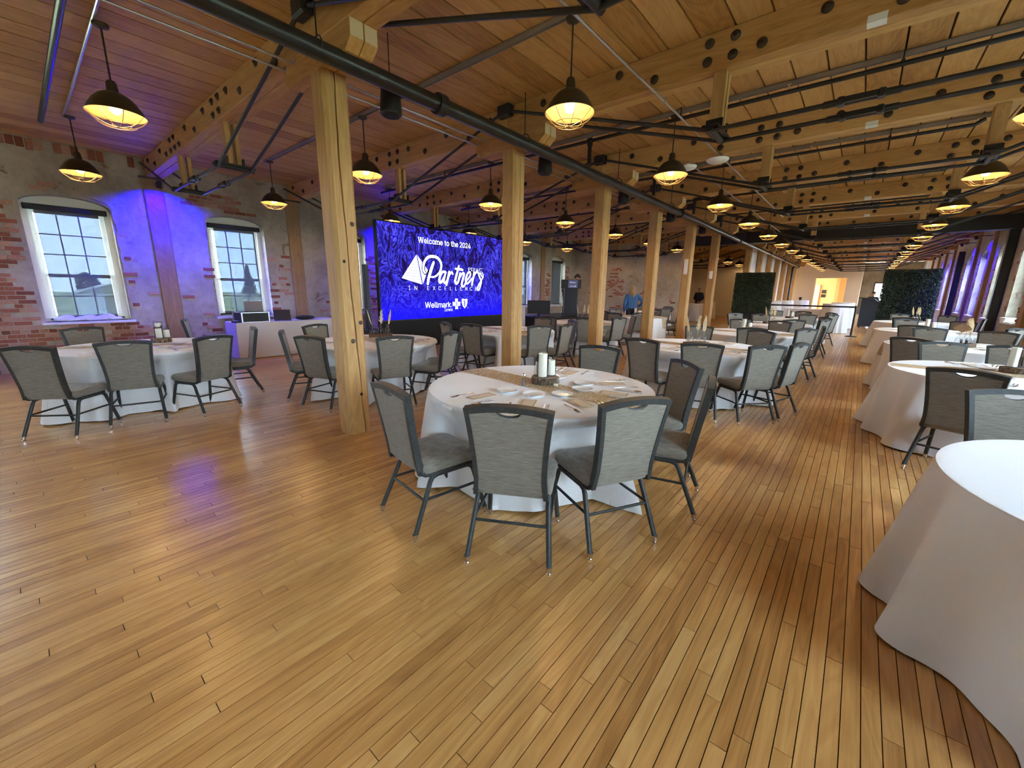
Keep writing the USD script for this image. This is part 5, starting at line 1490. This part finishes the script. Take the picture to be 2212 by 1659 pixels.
# ------------------------------------------------------------------ people
plain('skin', (.60, .36, .25), .55)
plain('eye_dark', (.02, .015, .012), .3)
plain('lip', (.42, .17, .14), .5)
plain('cardigan_blue', (.045, .14, .33), .85)
plain('jacket_navy', (.012, .025, .09), .8)
plain('shirt_black', (.012, .012, .014), .8)
plain('trousers_black', (.010, .010, .012), .8)
mat('floral_print', {'tc': ('texture_coordinate', {}), 'v': ('voronoi_texture', {'scale': 22}), 'r': ('rgb_ramp', {'ramp': [(.0, (.55, .30, .36)), (.28, (.40, .10, .12)), (.34, (.025, .02, .03)), (1, (.02, .018, .025))]}), 'p': ('principled_bsdf', {'roughness': .85})}, [('tc.object', 'v.vector'), ('v.distance', 'r.fac'), ('r.color', 'p.base_color')])
plain('hair_blond', (.34, .22, .10), .6)
plain('hair_grey', (.30, .27, .24), .6)
plain('hair_dark', (.02, .014, .010), .5)
plain('shoe_black', (.015, .014, .014), .4)
ICO = trimesh.creation.icosphere(2, 1.0).vertices


def hull(*balls):
    return manifold3d.Manifold.hull_points(np.vstack([np.array(c)+ICO*r for c, r in balls]).astype(np.float64))


def solid(parts, edge, it=8):
    m_ = manifold3d.Manifold.batch_boolean(parts, manifold3d.OpType.Add).refine_to_length(edge).to_mesh()
    me = trimesh.Trimesh(m_.vert_properties[:, :3], m_.tri_verts); me.merge_vertices(); trimesh.smoothing.filter_taubin(me, iterations=it); return me


def hand(w, d, up, side):
    """Palm and five fingers from the wrist w along d; up: back of the hand."""
    w, d, up = np.array(w, float), np.array(d, float), np.array(up, float); d /= np.linalg.norm(d); s = np.cross(d, up); s /= np.linalg.norm(s); u = np.cross(s, d)
    P = [hull((w, .024), (w+d*.045+s*.022, .020), (w+d*.045-s*.022, .020)), hull((w+d*.045+s*.024, .017), (w+d*.045-s*.024, .017), (w+d*.085+s*.028, .012), (w+d*.085-s*.028, .012))]
    for k, (o, L) in enumerate(((-.030, .060), (-.010, .074), (.010, .078), (.030, .068))):
        a = w+d*.085+s*o*side; b = a+d*L*.5-u*.012; c = b+d*L*.35-u*.026
        P += [hull((a, .0095), (b, .0088)), hull((b, .0088), (c, .0078))]
    a = w+d*.03+s*.026*side; b = a+d*.03+s*.022*side-u*.012; c = b+d*.028-u*.012
    return P+[hull((a, .014), (b, .011)), hull((b, .011), (c, .009))]


def person(lab, loc, rz, height, J, top, legs, hair, long_hair=False, lean=0.0, eyes=True):
    """Joints J in metres for a 1.70 m figure facing +y; the upper body leans forward about the hips by lean."""
    t = thing('person', lab, 'person', loc, rz); k = height/1.70
    def L(p):
        p = np.array(p, float)
        if lean and p[2] > .90: q = p-[0, 0, .95]; q = rotx(-lean) @ q; p = q+[0, 0, .95]
        return p*k
    def S(*bs): return hull(*[(L(c), r*k) for c, r in bs])
    body = [S(((-.07, 0, .95), .105), ((.07, 0, .95), .105), ((-.07, .01, 1.12), .095), ((.07, .01, 1.12), .095)), S(((-.07, .01, 1.12), .095), ((.07, .01, 1.12), .095), ((-.11, .0, 1.33), .095), ((.11, .0, 1.33), .095)), S(((-.16, -.01, 1.39), .055), ((.16, -.01, 1.39), .055), ((0, 0, 1.34), .09)),
            S(((0, -.005, 1.40), .055), ((0, .01, 1.52), .050)), S(((0, -.005, 1.615), .088), ((0, .02, 1.60), .080), ((0, .045, 1.545), .050), ((0, .055, 1.525), .035)), S(((0, .100, 1.595), .009), ((0, .112, 1.568), .014)), S(((.083, .0, 1.595), .012), ((.088, -.006, 1.57), .014)), S(((-.083, .0, 1.595), .012), ((-.088, -.006, 1.57), .014))]
    cloth, trous, shoes = list(), list(), list(); g = .014
    cloth += [S(((-.075, 0, .93), .112), ((.075, 0, .93), .112), ((-.075, .01, 1.12), .105), ((.075, .01, 1.12), .105)), S(((-.075, .01, 1.12), .105), ((.075, .01, 1.12), .105), ((-.11, .0, 1.33), .107), ((.11, .0, 1.33), .107)), S(((-.165, -.01, 1.39), .066), ((.165, -.01, 1.39), .066), ((0, 0, 1.36), .095)), S(((0, -.005, 1.40), .066), ((0, .0, 1.435), .060))]
    for s, nm in ((-1, 'l'), (1, 'r')):
        sh, el, wr = (s*.17, -.01, 1.38), J['el_'+nm], J['wr_'+nm]
        body += [S((sh, .052), (el, .040)), S((el, .040), (wr, .027))]; cloth += [S((sh, .064), (el, .053)), S((el, .053), (wr, .040))]
        d = L(wr)-L(el); d = np.array(J.get('hd_'+nm, d), float); body += [h for h in hand(L(wr), d, J.get('up', (0, 1, .2)), s*(1 if nm == 'r' else 1))]
        hp, kn, an = (s*.085, 0, .90), (s*.095, .015, .50), (s*.10, -.01, .09)
        body += [S((hp, .085), (kn, .055)), S((kn, .055), (an, .038)), S((an, .036), ((s*.11, .13, .035), .030))]
        trous += [S((hp, .098), (kn, .068)), S((kn, .068), ((an[0], an[1], .10), .058))]; shoes += [S(((s*.10, -.05, .05), .045), ((s*.11, .13, .038), .038))]
    obj('body', solid(body, .022*k), M_['skin'], t, True); obj('top', solid(cloth, .03*k), M_[top], t, True); obj('trousers', solid(trous+[S(((-.07, 0, .93), .115), ((.07, 0, .93), .115))], .035*k), M_[legs], t, True); obj('shoes', solid(shoes, .03*k), M_['shoe_black'], t, True)
    H = [S(((0, -.015, 1.635), .095), ((0, -.03, 1.59), .088)), S(((0, .03, 1.665), .070), ((0, -.03, 1.65), .085))]
    if long_hair:
        r = random.Random(2)
        for i in range(11):
            a = PI+(i/10)*PI; H.append(S(((.080*math.cos(a), -.01+.075*math.sin(a)*.9, 1.60), .034), ((.095*math.cos(a)+r.uniform(-.012, .012), -.015+.09*math.sin(a), 1.47), .032), ((.10*math.cos(a)+r.uniform(-.02, .02), -.03+.075*math.sin(a), 1.36+r.uniform(-.03, .03)), .016)))
    obj('hair', solid(H, .02*k, 5), M_[hair], t, True)
    if eyes:
        for s in (-1, 1): obj('eye', xf(trimesh.creation.icosphere(2, .0085*k), None, L((s*.031, .094, 1.605))), M_['eye_dark'], t, True)
        obj('mouth', xf(trimesh.creation.icosphere(2, 1.0), None, L((0, .098, 1.535)), (.022*k, .006*k, .006*k)), M_['lip'], t, True)
    return t


person('person in a blue cardigan with long blond hair, seen from behind by the brick wall', (-6.0, 13.5, 0), .42+.1, 1.68, {'el_l': (-.235, -.04, 1.10), 'wr_l': (-.235, .06, .87), 'hd_l': (0, .1, -1), 'el_r': (.37, -.05, 1.17), 'wr_r': (.27, .13, 1.03), 'hd_r': (-.6, .5, -.3)}, 'cardigan_blue', 'trousers_black', 'hair_blond', True)
person('person in a navy jacket standing with hands clasped before the white wall', (-7.75, 27.2, 0), PI+.27, 1.76, {'el_l': (-.245, .0, 1.11), 'wr_l': (-.045, .20, .94), 'hd_l': (.8, .35, -.45), 'el_r': (.245, .0, 1.11), 'wr_r': (.045, .22, .93), 'hd_r': (-.8, .3, -.5)}, 'jacket_navy', 'trousers_black', 'hair_grey')
person('person in a dark floral blouse bending behind the lectern', (-8.62, 13.35, .60), -1.05, 1.66, {'el_l': (-.22, .12, 1.10), 'wr_l': (-.12, .34, 1.10), 'el_r': (.22, .12, 1.10), 'wr_r': (.12, .34, 1.10)}, 'floral_print', 'trousers_black', 'hair_dark', False, .75)
person('person in a black shirt with folded arms before the far window', (.42, 28.0, 0), PI, 1.63, {'el_l': (-.25, .06, 1.12), 'wr_l': (.05, .21, 1.14), 'hd_l': (1, .1, 0), 'el_r': (.25, .06, 1.10), 'wr_r': (-.05, .24, 1.10), 'hd_r': (-1, .1, 0)}, 'shirt_black', 'trousers_black', 'hair_dark')

# ------------------------------------------------------------------ outside the windows
mat('grass', {'g': ('geometry', {}), 'n': ('noise_texture', {'scale': .12, 'detail': 5}), 'r': ('rgb_ramp', {'ramp': [(.35, (.16, .19, .07)), (.6, (.34, .32, .15)), (.7, (.42, .38, .22))]}), 'p': ('principled_bsdf', {'roughness': .95})}, [('g.position', 'n.vector'), ('n.fac', 'r.fac'), ('r.color', 'p.base_color')])
mat('tree_leaf', {'a': ('attribute', {'attribute': 'tone'}), 'r': ('rgb_ramp', {'ramp': [(0, (.05, .075, .03)), (1, (.22, .25, .11))]}), 'd': ('diffuse_bsdf', {}), 't': ('translucent_bsdf', {}), 'm': ('mix_closure', {'fac': .3})}, [('a.fac', 'r.fac'), ('r.color', 'd.color'), ('r.color', 't.color'), ('d.BSDF', 'm.closure1'), ('t.BSDF', 'm.closure2')], 'm.closure')
plain('tree_bark', (.10, .075, .05), .9)
plain('shed_white', (.75, .76, .77), .6)


def outside():
    t = thing('ground', kind='structure')
    obj('lawn', cat(bx(-220, XL-.46, -120, 200, -1.2, -1.0), bx(XR+.46, 140, -60, 110, -1.2, -1.0)), M_['grass'], t, False)
    spots = [(-112, 36, 7.5, 'c', 'dark conifer outside the second window'), (-118, 2, 5, 'r', 'round leafy tree outside the first window, left of the white shed'), (-125, 10, 6, 'r', 'leafy tree outside the first window, behind the white shed'), (-120, 46, 5, 'r', 'bushy tree outside the second window, right of the conifer'), (-122, 60, 6, 'r', 'leafy tree beyond the screen-side windows'), (-60, 90, 6, 'r', 'leafy tree outside the last left window'),
             (13, 24, 8, 'r', 'green tree outside the near right-hand windows'), (15, 36, 9, 'r', 'green tree outside the middle right-hand windows'), (14, 50, 9, 'r', 'green tree outside the far right-hand windows')]
    proto = {}
    for (x, y, h, kind, lab) in spots:
        if kind in proto: dup(proto[kind], (x, y, -1.0), x*.7, lab); continue
        o = thing('conifer_tree' if kind == 'c' else 'leafy_tree', lab, 'tree', (x, y, -1.0)); proto[kind] = o
        obj('trunk', tube([(0, 0, 0), (.05, 0, h*.3), (0, .05, h*.75)], [.20, .16, .06], 10), M_['tree_bark'], o, True)
        r = np.random.default_rng(int(h*10)); V, Fs, T = [], [], []
        for i in range(2600):
            z = r.uniform(.12, 1)
            if kind == 'c': R_ = (1-z)*h*.22+.1
            else: R_ = h*.36*math.sin(PI*min(1, max(.02, (z-.1)/.9)))**.6
            a = r.uniform(0, 6.283); q = R_*math.sqrt(r.uniform(.25, 1))*(1+.25*math.sin(a*3+z*9)); p = np.array([q*math.cos(a), q*math.sin(a), z*h]); A = r.normal(0, 1, 3); A /= np.linalg.norm(A); B = np.cross(A, r.normal(0, 1, 3)); B /= np.linalg.norm(B); s = r.uniform(.12, .26)
            k0 = len(V); V += [p-A*s, p+B*s*.6, p+A*s, p-B*s*.6]; Fs += [[k0, k0+1, k0+2], [k0, k0+2, k0+3]]; T += [r.random()]*4
        obj('crown', (np.array(V), np.array(Fs)), M_['tree_leaf'], o, False, np.array(T), kind='stuff')
    s = thing('garden_shed', 'low white shed on the lawn outside the first window', 'shed', (-40, 4.2, -1.0))
    obj('walls', bx(-2, 2, -1.6, 1.6, 0, 2.0), M_['shed_white'], s, False); obj('roof', xf(prism(Polygon([(-1.8, 2.0), (1.8, 2.0), (0, 2.6)]), -2.1, 2.1), YZ_IN), M_['strut_channel'], s, False); obj('door', bx(2.0, 2.03, -.5, .5, 0, 1.8), M_['strut_channel'], s, False)


outside()
